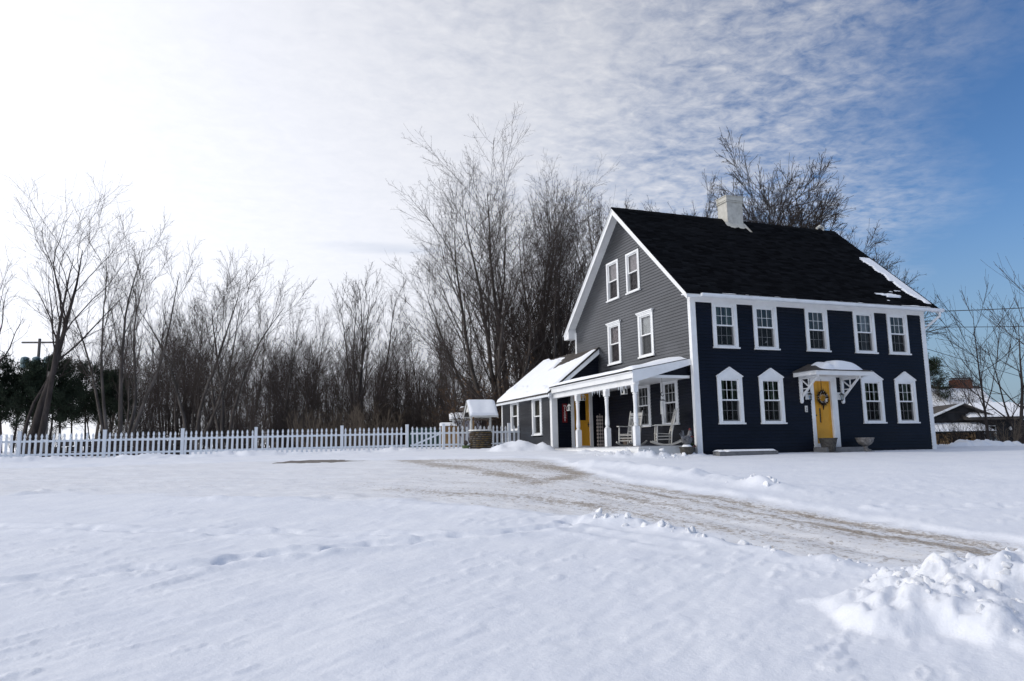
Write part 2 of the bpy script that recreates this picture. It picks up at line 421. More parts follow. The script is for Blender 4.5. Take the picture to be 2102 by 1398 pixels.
def ground_height(x, y):
    z = T(x, y)
    sd = poly_sd(x + .25 * vnoise(x * .9, y * .9, 3) + .1 * vnoise(x * 3, y * 3, 4), y + .25 * vnoise(x * .9, y * .9, 5), POLY)
    out_ = sst(-sd, 0.0, .35)                                          # 1 on untouched snow
    near = sst(-y, -60, -30)
    # untouched snow: soft swells and wind-cut ripples running across
    wx = x * .52 + y * .854; wy = -x * .854 + y * .52
    farq = 1 - .8 * sst(y, 15, 22)
    z = z + out_ * farq * (.01 + .020 * fbm(x * .35, y * .35, 3, 1) + .007 * fbm(wx * .9, wy * 1.9, 3, 9)) - (1 - out_) * .06
    rid = 1 - np.abs(fbm(wx * 1.1, wy * 3.4, 3, 21))
    patch = sst(fbm(x * .33, y * .45, 3, 33), -.05, .55)
    z = z + out_ * near * farq * .006 * np.clip(rid - .74, 0, 1) / .26 * patch
    lip = fbm(wx * 1.7, wy * 4.2, 2, 55)
    z = z + out_ * near * farq * .006 * sst(lip, .36, .46) * patch
    lip2 = fbm(wx * 2.6 + 7, wy * 9.5, 2, 57) + .25 * vnoise(x * 9, y * 9, 58); pat2 = sst(fbm(x * .5, y * .6, 3, 35), -.25, .5)
    z = z + out_ * near * farq * .014 * sst(lip2, .43, .48) * sst(lip2, 1.15, .6) * pat2
    z = z + out_ * near * .004 * fbm(wx * 4, wy * 11, 2, 59)
    # worn ground: ruts
    z = z + (1 - out_) * (.014 * fbm(x * 1.2, y * 2.5, 3, 13) + .016 * (1 - sst(x, -3, 1)) * fbm(x * .25 + .3 * y, y * 3.4, 3, 19) + .008 * fbm(x * 5, y * 7, 2, 17))
    dl, _, _ = line_sd(x, y, [(11.5, 1.0), (5.2, 9.5), (3.1, 14.0), (1.0, 17.6), (-2.5, 19.7), (-7, 20.6), (-40, 20.8)])
    z = z - (1 - out_) * .028 * (np.exp(-((dl - .75) / .20) ** 2) + .6 * np.exp(-((dl - 1.9) / .18) ** 2)) * (.7 + .6 * vnoise(x * .8, y * .8, 20))
    # ploughed-up ridges along both sides of the drive
    def bank(pts, h, wd, rough=.5, seed=40):
        d, s, _ = line_sd(x, y, pts)
        hh = .55 * h * np.exp(-(d / wd) ** 2) * (1 + .55 * fbm(s * .9, d * 0, 3, seed)) 
        return hh * (1 + rough * fbm(x * 3.2, y * 3.2, 3, seed + 3))
    z = z + bank([(1.0, 11.9), (1.7, 11.2), (2.25, 10.6), (2.6, 10.0), (2.75, 9.7)], .11, .26, 1.0, 41)
    z = z + bank([(3.0, 9.2), (3.3, 8.7), (3.6, 8.25), (3.9, 7.9)], .06, .3, .8, 43)
    z = z + bank([(2.0, 21.4), (2.9, 20.6), (4.0, 18.4), (4.9, 16.6), (5.25, 15.6)], .20, .42, .35, 45)
    z = z + bank([(2.9, 20.6), (4.1, 18.4)], .10, .6, .3, 46)
    z = z + bank([(5.0, 15.9), (5.35, 15.3)], .10, .3, .9, 47)
    z = z + bank([(-40, 21.6), (-18.5, 27.4), (-12.8, 28.75), (-10, 29.3), (-6, 30.6), (-4.4, 31.2)], .22, .5, .8, 49)
    z = z + bank([(-2.4, 31.3), (-.7, 31.1)], .12, .4, .4, 50)
    # drifts beyond the foreground
    z = z + bank([(-5.9, 14.8), (-4.65, 14.8), (-4.05, 15.3), (-3.6, 15.5), (-3.2, 15.3)], .11, .24, .3, 51)
    z = z + bank([(-4.2, 14.9), (-3.2, 14.9), (-2.1, 14.8)], .08, .25, .3, 52)
    z = z + bank([(-2.0, 13.7), (-.9, 13.2), (0, 12.9), (.85, 12.5)], .07, .22, .3, 53)
    z = z + bank([(-14, 15.6), (-10.9, 16.4), (-10.5, 17.0), (-9.7, 17.3)], .12, .28, .6, 54)
    # footprints and the sled trail
    def trail(pts, seed, depth=.06, wd=.15, step=.55):
        d, s, side = line_sd(x, y, pts)
        ph = np.sin(s / step * math.pi + 1.3 * vnoise(s * .7, s * 0, seed)) * .13
        pit = np.exp(-(np.abs(d * side - ph + .05 * vnoise(x * 6, y * 6, seed + 5)) / (wd * .75)) ** 2.5) * (.7 + .5 * vnoise(x * 8, y * 8, seed + 6)) * (.35 + .65 * sst(np.cos(s / step * 2 * math.pi + 2 * vnoise(s * .8, s * 0 + 3, seed + 1)), -.1, .7))
        rim = np.exp(-((np.abs(d) - .26) / .12) ** 2)
        return (-depth * pit + .032 * rim * (1 + .8 * vnoise(x * 5, y * 5, seed + 9))) * (.75 + .5 * vnoise(s * 1.1, s * 0 + 8, seed + 2))
    z = z + trail([(-6.5, 7.4), (-5.2, 7.87), (-4.3, 8.4), (-3.55, 8.65), (-3.0, 9.15), (-1.95, 9.7), (-1.0, 10.2), (.3, 10.8), (.9, 11.5)], 60, .10, .16, .6)
    z = z + trail([(-9, 12.1), (-7.8, 11.9), (-6.3, 11.5), (-5.1, 11.15), (-3.4, 10.95), (-2.0, 10.6), (-1.2, 10.5)], 63, .065, .13, .85)
    z = z + trail([(6.2, 12.9), (7.2, 12.8), (8.3, 13.0), (10.5, 13.3)], 66, .05, .13, .5)
    z = z + trail([(.6, 11.0), (1.4, 10.2), (2.0, 9.5)], 69, .05, .13, .5)
    # shovelled heaps at the wing corner and along the porch
    def heap(cx, cy, rx, ry, h, rot, seed, rough=.35, fr=2.6):
        c_, s_ = math.cos(rot), math.sin(rot); dx_, dy_ = x - cx, y - cy
        r = np.hypot((dx_ * c_ + dy_ * s_) / rx, (-dx_ * s_ + dy_ * c_) / ry)
        return h * sst(1.15 - r + .25 * fbm(x * 1.5, y * 1.5, 2, seed), 0, 1.0) * (1 + rough * fbm(x * fr, y * fr, 4, seed + 1, .6))
    z = z + heap(.35, 29.6, 1.2, .9, .40, .3, 71, .25)
    z = z + heap(3.9, 24.3, 1.25, .6, .15, -.35, 74, .75, 6)
    z = z + heap(2.9, 26.1, .9, .5, .10, -.9, 77, .7, 5)
    z = z + heap(5.6, 24.3, .9, .6, .08, .2, 79, .7, 5)
    dome = heap(PILE[0] + .12 * fbm(x * 2.6, y * 2.6, 3, 93), PILE[1] + .12 * fbm(x * 2.6, y * 2.6, 3, 95), 2.15, 1.35, 1., .25, 81, .0)
    dome = np.sqrt(np.clip(dome, 0, 1)) * .37
    z = z + dome * (1 + .20 * fbm(x * 2.2, y * 2.2, 3, 88)) + sst(dome, .02, .2) * (.036 * fbm(x * 8.5, y * 8.5, 3, 89, .6) - .05 * np.abs(fbm(x * 4, y * 4, 3, 91)) + .03)
    z = z + heap(PILE[0] + 1.3, PILE[1] + .35, 2.2, 1.2, .10, .3, 83, .5, 3.0)
    return z, sd


def build_ground():
    rows = [1.2]
    while rows[-1] < 75: rows.append(rows[-1] * (1 + (.0066 if rows[-1] < 34 else .02)))
    rows = np.array(rows); cols_ = np.linspace(-1.25, 1.25, 660)
    Y, K = np.meshgrid(rows, cols_, indexing='ij')
    X = K * (Y + 1.5)
    Z, sd = ground_height(X, Y)
    nr, nc = Y.shape
    idx = np.arange(nr * nc).reshape(nr, nc)
    F = np.stack([idx[:-1, :-1], idx[:-1, 1:], idx[1:, 1:], idx[1:, :-1]], -1).reshape(-1, 4)
    V = np.stack([X, Y, Z], -1).reshape(-1, 3)
    worn = sst(sd, -.15, .4).ravel() * (.50 + .5 * sst(X.ravel(), -6, .5))
    x, y = V[:, 0], V[:, 1]
    # how the traffic flows: along the drive, then sweeping left across the yard
    d, s, side = line_sd(x, y, [(11.5, 1.0), (5.2, 9.5), (3.1, 14.0), (1.0, 17.6), (-2.5, 19.7), (-7, 20.6), (-40, 20.8)])
    flow = np.stack([s, d * side, s * 0], -1)
    t_ = d * side
    onlane = sst(x, -6.5, .5)
    g = .0 + onlane * (.16 + .22 * vnoise(t_ * 1.3, s * .08, 90))
    upper = POLY[[15, 16, 17, 18, 19, 20, 21, 22]]
    du, su, _ = line_sd(x, y, [tuple(p) for p in upper])
    g = g + .5 * np.exp(-((du - .30) / .24) ** 2) * sst(-y, -21, -15) + .5 * np.exp(-((du - .9) / .16) ** 2) * sst(-y, -19, -15)
    for pts, a, wd in [([(2.0, 19.9), (.6, 17.6), (-.75, 20.4), (-3.6, 24.6)], .55, .5), ([(1.6, 20.6), (.1, 23.2), (-2.5, 24.3)], .5, .7),
                       ([(5.6, 9.2), (3.2, 13.0), (1.6, 16.0)], .35, .35), ([(4.6, 8.7), (2.5, 12.2), (.4, 14.9), (-3, 16.6)], .28, .3)]:
        d2, _, _ = line_sd(x, y, pts); g = g + a * np.exp(-(d2 / wd) ** 2)
    d2, _, _ = line_sd(x, y, [(-30, 19.2), (-9, 19.0), (-3, 18.2), (1.5, 14.5)]); g = g + .18 * np.exp(-(d2 / 1.6) ** 2)
    bd = np.hypot((x + 6.6) / 1.15, (y - 24.75 + .25 * fbm(x * 1.3, y * 2, 2, 97)) / .42); bare = sst(1.25 - bd, 0, .5)
    bd2 = np.hypot((x + 5.4) / .9, (y - 24.6) / .3); bare = np.maximum(bare, .8 * sst(1.2 - bd2, 0, .5))
    isdrive = (sd.reshape(nr, nc)[:-1, :-1].ravel() > -.15)
    lane_ = None
    for name, sel in (('snow_ground', ~isdrive), ('driveway', isdrive)):
        f = F[sel]; used = np.unique(f); remap = np.zeros(len(V), np.int64); remap[used] = np.arange(len(used))
        v = V[used]; ff = remap[f]
        if name == 'snow_ground':      # the land beyond and behind, a coarse skirt just below the fine sheet
            gx = np.concatenate([np.linspace(-700, -60, 33), np.linspace(-56, 56, 57), np.linspace(60, 700, 33)]); gy = np.concatenate([np.linspace(-300, -6, 50), np.linspace(-4, 100, 53), np.linspace(105, 690, 60)])
            GX, GY = np.meshgrid(gx, gy); GZ = T(GX, GY) - .12
            GZ = np.where((GY > 1) & (GY < 74) & (np.abs(GX) < 1.25 * (GY + 1.5)), GZ - .25, GZ + .12 + .0)
            i2 = np.arange(GX.size).reshape(GX.shape) + len(v)
            f2 = np.stack([i2[:-1, :-1], i2[:-1, 1:], i2[1:, 1:], i2[1:, :-1]], -1).reshape(-1, 4)
            extra = np.stack([GX, GY, GZ], -1).reshape(-1, 3); v = np.vstack([v, extra]); ff = np.vstack([ff, f2]); ne = len(extra)
        else: ne = 0
        me = mesh_np(name, v, ff, groundm, True)
        z0 = np.zeros(ne)
        attr(me, 'worn', np.concatenate([worn[used], z0])); attr(me, 'grit', np.concatenate([np.clip(g, 0, 1)[used], z0]))
        attr(me, 'bare', np.concatenate([bare[used], z0])); attr(me, 'flow', np.vstack([flow[used], np.zeros((ne, 3))]), True)
        tag(link(name, me), kind='structure')


build_ground()


def gz(x, y):
    return float(ground_height(np.array([float(x)]), np.array([float(y)]))[0][0])


# ------------------------------------------------------------------ the house
HO = (5.9936, 24.841, 0.); HROT = math.pi / 2 - 1.2087
house = thing('house', 'two storey navy clapboard farmhouse with white trim and black roof', 'house', HO, HROT)
HM = Matrix.Translation(HO) @ Matrix.Rotation(HROT, 4, 'Z')
def hw(u, v, z): return HM @ Vector((u, v, z))
W, D, RZ, EO, RO = 10.4524, 8.885, 9.68, .40, .37
SL = (RZ - 5.29) / (D / 2 + EO)
def hp(name, mb, mat, parent=None, **k): return obj(name, mb, mat, parent or house, **k)

LAP = .11
BOARDS = []                      # (size, name, verts, wall)
def board(wall, xa0, xa1, xb0, xb1, z0, z1, weight=1.):
    """one clapboard: bottom edge xa0..xa1, top edge xb0..xb1, wall-local, outward is -y"""
    if max(xa1 - xa0, xb1 - xb0) < .03: return
    o = .026; i = .011; g_ = .013
    v = [(xa0, -o, z0 + g_), (xa1, -o, z0 + g_), (xa1, 0, z0 + g_), (xa0, 0, z0 + g_), (xb0, -i, z1), (xb1, -i, z1), (xb1, 0, z1), (xb0, 0, z1),
         (xa0, -.002, z0 - .001), (xa1, -.002, z0 - .001), (xa1, -.002, z0 + g_ + .001), (xa0, -.002, z0 + g_ + .001)]
    BOARDS.append(((xa1 - xa0) * weight, wall, v))


def siding(wall, x0, x1, z0, z1, holes, lap=LAP, clip=None, weight=1.):
    n = int(round((z1 - z0) / lap)); lap = (z1 - z0) / n
    for k in range(n):
        a, b_ = z0 + k * lap, z0 + (k + 1) * lap
        ia, ib = ((x0, x1), (x0, x1)) if clip is None else (clip(a), clip(b_))
        if ia[1] - ia[0] < .05: continue
        cuts = sorted([(h[0], h[1]) for h in holes if h[2] < b_ - .02 and h[3] > a + .02])
        segs = []; cur = None
        xs = [(-1e9, None)] 
        p = -1e9
        for h0, h1 in cuts: segs.append((p, h0)); p = h1
        segs.append((p, 1e9))
        for s0, s1 in segs:
            board(wall, max(ia[0], s0), min(ia[1], s1), min(max(ib[0], s0), max(ib[1], s0)), max(min(ib[1], s1), max(ib[0], s0)), a, b_, weight)


front_wall = hp('front_wall', MB().box(0, W, -.012, .02, -.6, .06), navy)
gable_wall = hp('gable_wall', MB().box(0, D, -.012, .02, -.6, .06), navy, loc=(0, D, 0), rz=-math.pi / 2)
WU, WV0, WV1 = -2.15, 6.82, 12.75
wing_wall = hp('wing_wall', MB().box(0, WV1 - WV0, -.012, .02, -.6, .30), navy, loc=(WU, WV1, 0), rz=-math.pi / 2)
porch_wall = hp('porch_wall', MB().box(0, -WU, -.012, .02, -.6, .30), navy, loc=(WU, WV0, 0))
rear_wall = hp('rear_wall', MB().box(-.0, W, D - .03, D, -.6, 5.25).box(W - .03, W - .001, 0, D - .03, -.6, 5.25).prism([(0.0, 5.25), (D, 5.25), (D / 2, 9.5)], W - .03, W - .001, 'x')
               .box(WU, 2.2, WV1 - .03, WV1, -.6, 2.5).prism([(WU, 2.5), (2.2, 2.5), (.1, 4.3)], WV1 - .03, WV1, 'y'), navy)
floor_slab = hp('floor', MB().box(.03, W - .05, .03, D - .05, .18, .24).box(.03, W - .05, .05, D - .05, 2.88, 2.96).box(.05, W - .05, .35, D - .35, 5.3, 5.36), room)

# openings: x centre along facade / gable, sill bottom, casing top, casing width, kind
UP = [1.33, 3.01, 5.26, 7.47, 9.095]
LO = [1.375, 3.08, 7.59, 9.205]
fh = [(x - .52, x + .52, 3.50, 5.2) for x in UP] + [(x - .52, x + .52, .95, 2.54) for x in LO] + [(4.75, 5.92, -.2, 2.66)]
siding(front_wall, .17, W - .17, .06, 5.06, fh, weight=1.25)
def gx(v): return D - v
AT = [(5.27, 6.11, 7.72, 1.00), (3.655, 6.11, 7.72, 1.00)]
G2 = [(5.315, 3.53, 5.20, 1.04), (2.89, 3.53, 5.20, 1.06)]
PW = [(3.305, .98, 2.54, 1.07), (1.495, .98, 2.54, 1.07)]
gh = [(gx(v) - w_ / 2, gx(v) + w_ / 2, a, b_) for v, a, b_, w_ in AT + G2 + PW]
def gclip(z):
    hs = min(D / 2 - .02, (RZ - .16 - z) / SL); lo_, hi_ = D / 2 - hs, D / 2 + hs
    if z < 4.30: lo_ = max(lo_, D - WV0 - .02)
    return (lo_ + (.10 if z < 5.35 and lo_ < .2 else 0), min(hi_, D - .12))
siding(gable_wall, 0, D, .30, 9.40, gh, clip=gclip, weight=1.5)
WW = [(8.37, .82, 2.42, 1.06), (11.0, 1.10, 2.40, 1.02)]
wh = [(WV1 - v - w_ / 2, WV1 - v + w_ / 2, a, b_ + .2) for v, a, b_, w_ in WW]
siding(wing_wall, .14, WV1 - WV0 - .18, .28, 2.36, wh, lap=.125, weight=1.3)
DU0, DU1 = -1.33, -.36         # porch door trim
siding(porch_wall, .22, -WU - .01, .28, 4.3, [(DU0 - WU, DU1 - WU, 0, 2.62)], lap=.115, clip=lambda z: (.22 if z < 2.5 else max(.22, (z - 2.62) / .81 + .03), -WU - .01), weight=.35)
BOARDS.sort(key=lambda q: -q[0])
BF = [(0, 3, 2, 1), (4, 5, 6, 7), (0, 1, 5, 4), (1, 2, 6, 5), (2, 3, 7, 6), (3, 0, 4, 7), (8, 9, 10, 11)]
def paint(wall, z): return weathered if wall in (gable_wall, wing_wall) and not (wall is gable_wall and z < 2.7) else navy     # shade under the porch painted in with the darker navy
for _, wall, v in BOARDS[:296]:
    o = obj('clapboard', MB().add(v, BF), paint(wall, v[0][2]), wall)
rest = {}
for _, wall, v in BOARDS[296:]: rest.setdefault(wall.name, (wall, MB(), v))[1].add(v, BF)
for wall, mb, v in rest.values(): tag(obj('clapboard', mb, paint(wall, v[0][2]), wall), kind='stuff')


# trim
def hbox(name, *b): return hp(name, MB().box(*b), white)
hbox('corner_board', -.035, .17, -.035, .0, -.5, 5.10)
hbox('corner_board', -.035, .0, .0, .12, -.5, 5.22)
hbox('corner_board', W - .17, W + .035, -.035, .0, -.5, 5.10)
hbox('corner_board', -.035, .0, D - .10, D + .03, 4.30, 5.34)
hp('frieze_board', MB().box(-.035, W + .035, -.04, .0, 5.05, 5.29).box(-.05, W + .05, -.075, -.04, 5.19, 5.29), white)
hp('eave_board', MB().box(-RO, W + RO, -EO + .02, -.04, 5.235, 5.262).box(-RO, W + RO, -EO - .012, -EO + .02, 5.15, 5.275), white)
def zr(v): return RZ - SL * abs(v - D / 2)
# gable overhang: rake boards, soffit and moulding on both ends
for (u0, u1, s0, s1, un) in ((-RO - .022, -RO, -RO, 0.0, .05), (W + RO, W + RO + .022, W, W + RO, W + .03)):
    for sgn in (0, 1):
        va, vb = (-EO - .01, D / 2) if sgn == 0 else (D + EO + .01, D / 2)
        poly = [(va, zr(va) - .035), (vb, zr(vb) - .035), (vb, zr(vb) - .30), (va, zr(va) - .24)]
        hp('rake_board', MB().prism(poly, u0, u1, 'x'), white)
        pl2 = [(va, zr(va) - .135), (vb, zr(vb) - .135), (vb, zr(vb) - .165), (va, zr(va) - .165)]
        hp('soffit', MB().prism(pl2, s0, s1, 'x'), white)
        if u0 < 0:
            pl3 = [(va, zr(va) - .035), (vb, zr(vb) - .035), (vb, zr(vb) - .075), (va, zr(va) - .075)]
            hp('rake_moulding', MB().prism(pl3, u0 - .03, u0, 'x'), white)
            if sgn == 1:
                hp('eave_return', MB().prism([(D - .02, zr(D) - .16), (D + EO, zr(D + EO) - .14), (D + EO, zr(D + EO) - .24), (D - .02, zr(D + EO) - .24)], -RO, -.0, 'x'), white)
# roof
slab = MB()
for sgn in (0, 1):
    va, vb = (-EO - .03, D / 2) if sgn == 0 else (D + EO + .03, D / 2)
    slab.prism([(va, zr(va)), (vb, zr(vb)), (vb, zr(vb) - .036), (va, zr(va) - .036)], -RO - .05, W + RO + .05, 'x')
roof = hp('roof', slab, shing)
attr(roof.data, 'tone', np.full(len(roof.data.vertices), .35))
rng = np.random.default_rng(3)
V = []; F = []; tone = []
slen = math.hypot(D / 2 + EO, RZ - 5.29); nrow = int(slen / .14)
nrm = np.array((0, -SL, 1.)) / math.hypot(SL, 1); upv = np.array((0, 1, SL)) / math.hypot(SL, 1)
for side in (0, 1):
    for k in range(nrow + 1):
        s0 = k * .14; s1 = min(s0 + .15, slen); u = -RO - .05 - rng.random() * .3
        while u < W + RO + .05:
            u1 = u + .22 + .18 * rng.random(); ua, ub = max(u, -RO - .05), min(u1 - .008, W + RO + .05)
            if ub - ua > .02 and s1 - s0 > .02:
                th = .011 + .006 * rng.random() + (.008 if rng.random() < .25 else 0)
                base = np.array((0, -EO - .03, zr(-EO - .03)))
                pts = [base + upv * s0 + nrm * th, base + upv * s1 + nrm * .003, base + upv * s0 + nrm * .0005]
                if side: 
                    for p_ in pts: p_[1] = D - p_[1]
                n0 = len(V); a, b_, c_ = pts
                V += [(ua, *a[1:]), (ub, *a[1:]), (ub, *b_[1:]), (ua, *b_[1:]), (ua, *c_[1:]), (ub, *c_[1:])]
                F += [(n0, n0 + 1, n0 + 2, n0 + 3), (n0 + 4, n0 + 5, n0 + 1, n0)]
                tone += [float(np.clip(rng.normal(.42, .28), 0, 1))] * 6
            u = u1
me = mesh_np('shingle', np.array(V), np.array(F), shing); attr(me, 'tone', np.array(tone))
tag(link('shingle', me, None, roof), kind='stuff')
rc = MB()
for k in range(45):
    u0 = -RO - .05 + k * (W + 2 * RO + .1) / 45; rc.prism([(D / 2 - .13, zr(D / 2 - .13) + .018), (D / 2, RZ + .03 + .004 * (k % 3)), (D / 2 + .13, zr(D / 2 + .13) + .018), (D / 2, RZ - .01)], u0, u0 + .235, 'x')
cp = hp('ridge_cap', rc, shing, roof); attr(cp.data, 'tone', np.full(len(cp.data.vertices), .3))


def snow_sheet(name, origin, a1, a2, l1, l2, step, height, mat=snowm, parent=house, minh=.004):
    """blanket of snow on a sloping plane: height(p,q) gives its depth, <=0 means bare"""
    a1 = np.array(a1, float); a1 /= np.linalg.norm(a1); a2 = np.array(a2, float); a2 /= np.linalg.norm(a2); n = np.cross(a1, a2)
    if n[2] < 0: n = -n
    n1, n2 = max(2, int(l1 / step)), max(2, int(l2 / step))
    Pp, Qq = np.meshgrid(np.linspace(0, l1, n1), np.linspace(0, l2, n2), indexing='ij')
    H = height(Pp, Qq)
    Vv = np.array(origin) + Pp[..., None] * a1 + Qq[..., None] * a2 + np.maximum(H, -.02)[..., None] * n
    idx = np.arange(n1 * n2).reshape(n1, n2)
    Ff = np.stack([idx[:-1, :-1], idx[1:, :-1], idx[1:, 1:], idx[:-1, 1:]], -1).reshape(-1, 4)
    keep = (H.ravel()[Ff] > minh).any(1)
    Ff = Ff[keep]
    if len(Ff) == 0: return None
    us = np.unique(Ff); rm = np.zeros(n1 * n2, np.int64); rm[us] = np.arange(len(us))
    return tag(link(name, mesh_np(name, Vv.reshape(-1, 3)[us], rm[Ff], mat, True), None, parent), kind='stuff')


def rs(u, s): return (u, *(np.array((0, -EO - .03, zr(-EO - .03))) + upv * s)[1:])
def front_snow(p, q):         # p along u from 7.6, q up the slope
    u = p + 7.6; h = np.full(p.shape, -.02)
    edge_ = W + .10 - .33 * sst(q, 0, 1.2) * sst(4.6 - q, 0, .8) + .14 * fbm(u * 1.5, q * 3.5, 3, 5)
    a = sst(u - edge_, -.03, .05) * sst(4.1 - q, -.1, .5) * sst(W + .32 - u, -.02, .05) * sst(q, .25, .5)
    b_ = sst(fbm(u * 1.3, q * 7, 3, 8) + 1.1 * np.exp(-((q - .12) / .16) ** 2) - .95 - .18 * (W - u), 0, .25) * sst(u, 8.6, 9.4)
    c_ = sst(fbm(u * 1.0, q * 8, 3, 9) + 1.25 * np.exp(-((q - .78) / .16) ** 2) * np.exp(-((u - 9.3) / .8) ** 2) - .80, 0, .2) * np.exp(-((q - .8) / .35) ** 4) * np.exp(-((u - 9.4) / .9) ** 4)
    e_ = sst(fbm(u * 2.2, q * 4, 3, 10) - .75 + .9 * np.exp(-((u - edge_) / .3) ** 2), .2, .45) * sst(2.6 - q, 0, 1) * sst(q, .3, .6) * .8
    return np.maximum.reduce([a, b_ * .0, c_, e_ * .0]) * .04 - .012 + .018
snow_sheet('snow_patch', (7.6, *rs(0, 0)[1:]), (1, 0, 0), (0, *upv[1:]), W + .34 - 7.6, 4.4, .04, front_snow, minh=.010)
snow_sheet('snow_patch', (1.0, *rs(0, 0)[1:]), (1, 0, 0), (0, *upv[1:]), W - 1.0, .22, .03,
           lambda p, q: .045 * sst(fbm(p * .8, q * 2, 3, 15) + 1.0 - q / .045 + .5 * sst(p, 1.5, 6), .35, .9) - .008, minh=.012)

# gutter and downspout
hp('gutter', MB().prism([(-EO - .02, 5.25), (-EO - .15, 5.25), (-EO - .14, 5.17), (-EO - .10, 5.14), (-EO - .02, 5.14)], .12, W + .52, 'x'), vinyl)
hp('downspout', MB().tube([(W + .33, -EO - .08, 5.14), (W + .33, -EO - .08, 4.98), (W + .27, -EO + .02, 4.9), (W + .10, .03, 4.56), (W + .085, .12, 4.46), (W + .085, .13, -.2)], .05, 6), vinyl)
# chimney
ch = hp('chimney', MB().box(4.84, 5.62, 4.08, 4.72, 8.9, 10.44).box(4.80, 5.66, 4.04, 4.76, 10.36, 10.40), chim)
hp('chimney_cap', MB().box(4.815, 5.645, 4.055, 4.745, 10.44, 10.60).box(4.79, 5.67, 4.03, 4.77, 10.60, 10.635), chim, ch)
fl = MB()
for k in range(9):
    u_ = 4.72 + k * .11; v_ = 3.93 - .10 * abs(math.sin(k * 2.3)) - (.25 if k > 7 else 0); fl.prism([(v_, zr(v_) + .035), (4.1, zr(4.1) + .05), (4.1, zr(4.1) + .11), (v_ + .04, zr(v_) + .06)], u_, u_ + .10, 'x')
hp('flashing', fl, chim, ch)
hp('roof_vent', MB().tube([(W - .25, D / 2, RZ - .05), (W - .25, D / 2, RZ + .13), (W - .42, D / 2, RZ + .17), (W - .60, D / 2, RZ + .07)], [.06, .06, .08, .06], 8), chim)


# ------------------------------------------------------------------ windows
def window(u, v, rz, z0, z1, wd, gw, ga, gb, lites, cap=None, curtain='side', cm=None, screen=True, cover=.42):
    """casing is the window part; sill, sashes, panes and curtain are its pieces"""
    h = wd / 2; o = gw / 2 + .05; zm = (ga + gb) / 2; oz0, oz1 = ga - .055, gb + .05
    c = MB().box(-h, -o, -.045, 0, z0 + .05, z1).box(o, h, -.045, 0, z0 + .05, z1).box(-o, o, -.045, 0, oz1, z1).box(-o, o, -.045, 0, z0 + .05, oz0)
    c.box(-o - .02, -o, 0, .12, oz0, oz1).box(o, o + .02, 0, .12, oz0, oz1).box(-o - .02, o + .02, 0, .12, oz1, oz1 + .02).box(-o - .02, o + .02, 0, .12, oz0 - .02, oz0)
    c.box(-o - .03, -o - .005, -.056, -.045, z0 + .06, oz1 + .03).box(o + .005, o + .03, -.056, -.045, z0 + .06, oz1 + .03)
    win = hp('window', c, white, loc=(u, v, 0), rz=rz)
    obj('sill', MB().box(-h - .035, h + .035, -.085, -.0, z0, z0 + .05), white, win)
    if cap == 'pediment': obj('pediment', MB().prism([(-h - .005, z1), (h + .005, z1), (0, z1 + .31)], -.05, -.0, 'y').bar((-h - .03, -.04, z1 + .01), (0, -.04, z1 + .32), .07, .035).bar((h + .03, -.04, z1 + .01), (0, -.04, z1 + .32), .07, .035)
                              .box(-h, h, -.056, -.045, z1 - .03, z1 + .0), white, win)
    if cap == 'cornice': obj('cornice', MB().box(-h - .05, h + .05, -.10, -.0, z1, z1 + .045).box(-h - .02, h + .02, -.07, -.0, z1 - .05, z1), white, win)
    nx, nz = lites; s = .045
    for y0, a, b_ in ((.0, zm - .018, oz1), (.045, oz0, zm + .018)):
        y1 = y0 + .035; m = MB().box(-o, -o + s, y0, y1, a, b_).box(o - s, o, y0, y1, a, b_).box(-o + s, o - s, y0, y1, a, a + s).box(-o + s, o - s, y0, y1, b_ - s, b_)
        x0, x1, p0, p1 = -o + s, o - s, a + s, b_ - s
        for i in range(1, nx): xx = x0 + (x1 - x0) * i / nx; m.box(xx - .0065, xx + .0065, y0 + .006, y0 + .026, p0, p1)
        for i in range(1, nz): zz = p0 + (p1 - p0) * i / nz; m.box(x0, x1, y0 + .0055, y0 + .0265, zz - .0065, zz + .0065)
        obj('sash', m, white, win)
        for i in range(nx):
            for j in range(nz):
                xa = x0 + (x1 - x0) * i / nx; xb = x0 + (x1 - x0) * (i + 1) / nx; za = p0 + (p1 - p0) * j / nz; zb = p0 + (p1 - p0) * (j + 1) / nz
                obj('pane', MB().add([(xa, y0 + .016, za), (xb, y0 + .016, za), (xb, y0 + .016, zb), (xa, y0 + .016, zb)], [(0, 1, 2, 3)]), glass, win)
    if screen: obj('screen', MB().add([(-o, .036, oz0), (o, .036, oz0), (o, .036, zm), (-o, .036, zm)], [(0, 1, 2, 3)]), screenm, win)
    def cloth(x0, x1, za, zb, m, amp=.02, y=.17):
        n = max(6, int((x1 - x0) / .02)); vs = []; fs = []
        for i in range(n + 1):
            xx = x0 + (x1 - x0) * i / n; yy = y + amp * math.sin(xx * 62) + amp * .5 * math.sin(xx * 27 + 1)
            vs += [(xx, yy, za), (xx, yy, zb)]
        fs = [(2 * i, 2 * i + 2, 2 * i + 3, 2 * i + 1) for i in range(n)]
        obj('curtain', MB().add(vs, fs), m, win, smooth=True)
    if curtain == 'side':
        cloth(-o, -o + cover * gw, oz0, oz1, cm, .02); cloth(o - (.8 - cover) * gw, o, oz0, oz1, cm, .02)
    elif curtain == 'full': cloth(-o, o, oz0, oz1, cm, .016)
    elif curtain == 'lace': cloth(-o, o, oz0, oz1, cm, .006, .10)
    elif curtain == 'tie':
        cloth(-o, -o + .14, zm - .05, zm + .28, curt, .015, .13); cloth(o - .12, o, zm - .05, zm + .28, curt, .015, .13); cloth(-o, o, oz0, zm - .25, curt_dark, .02, .2)
    return win


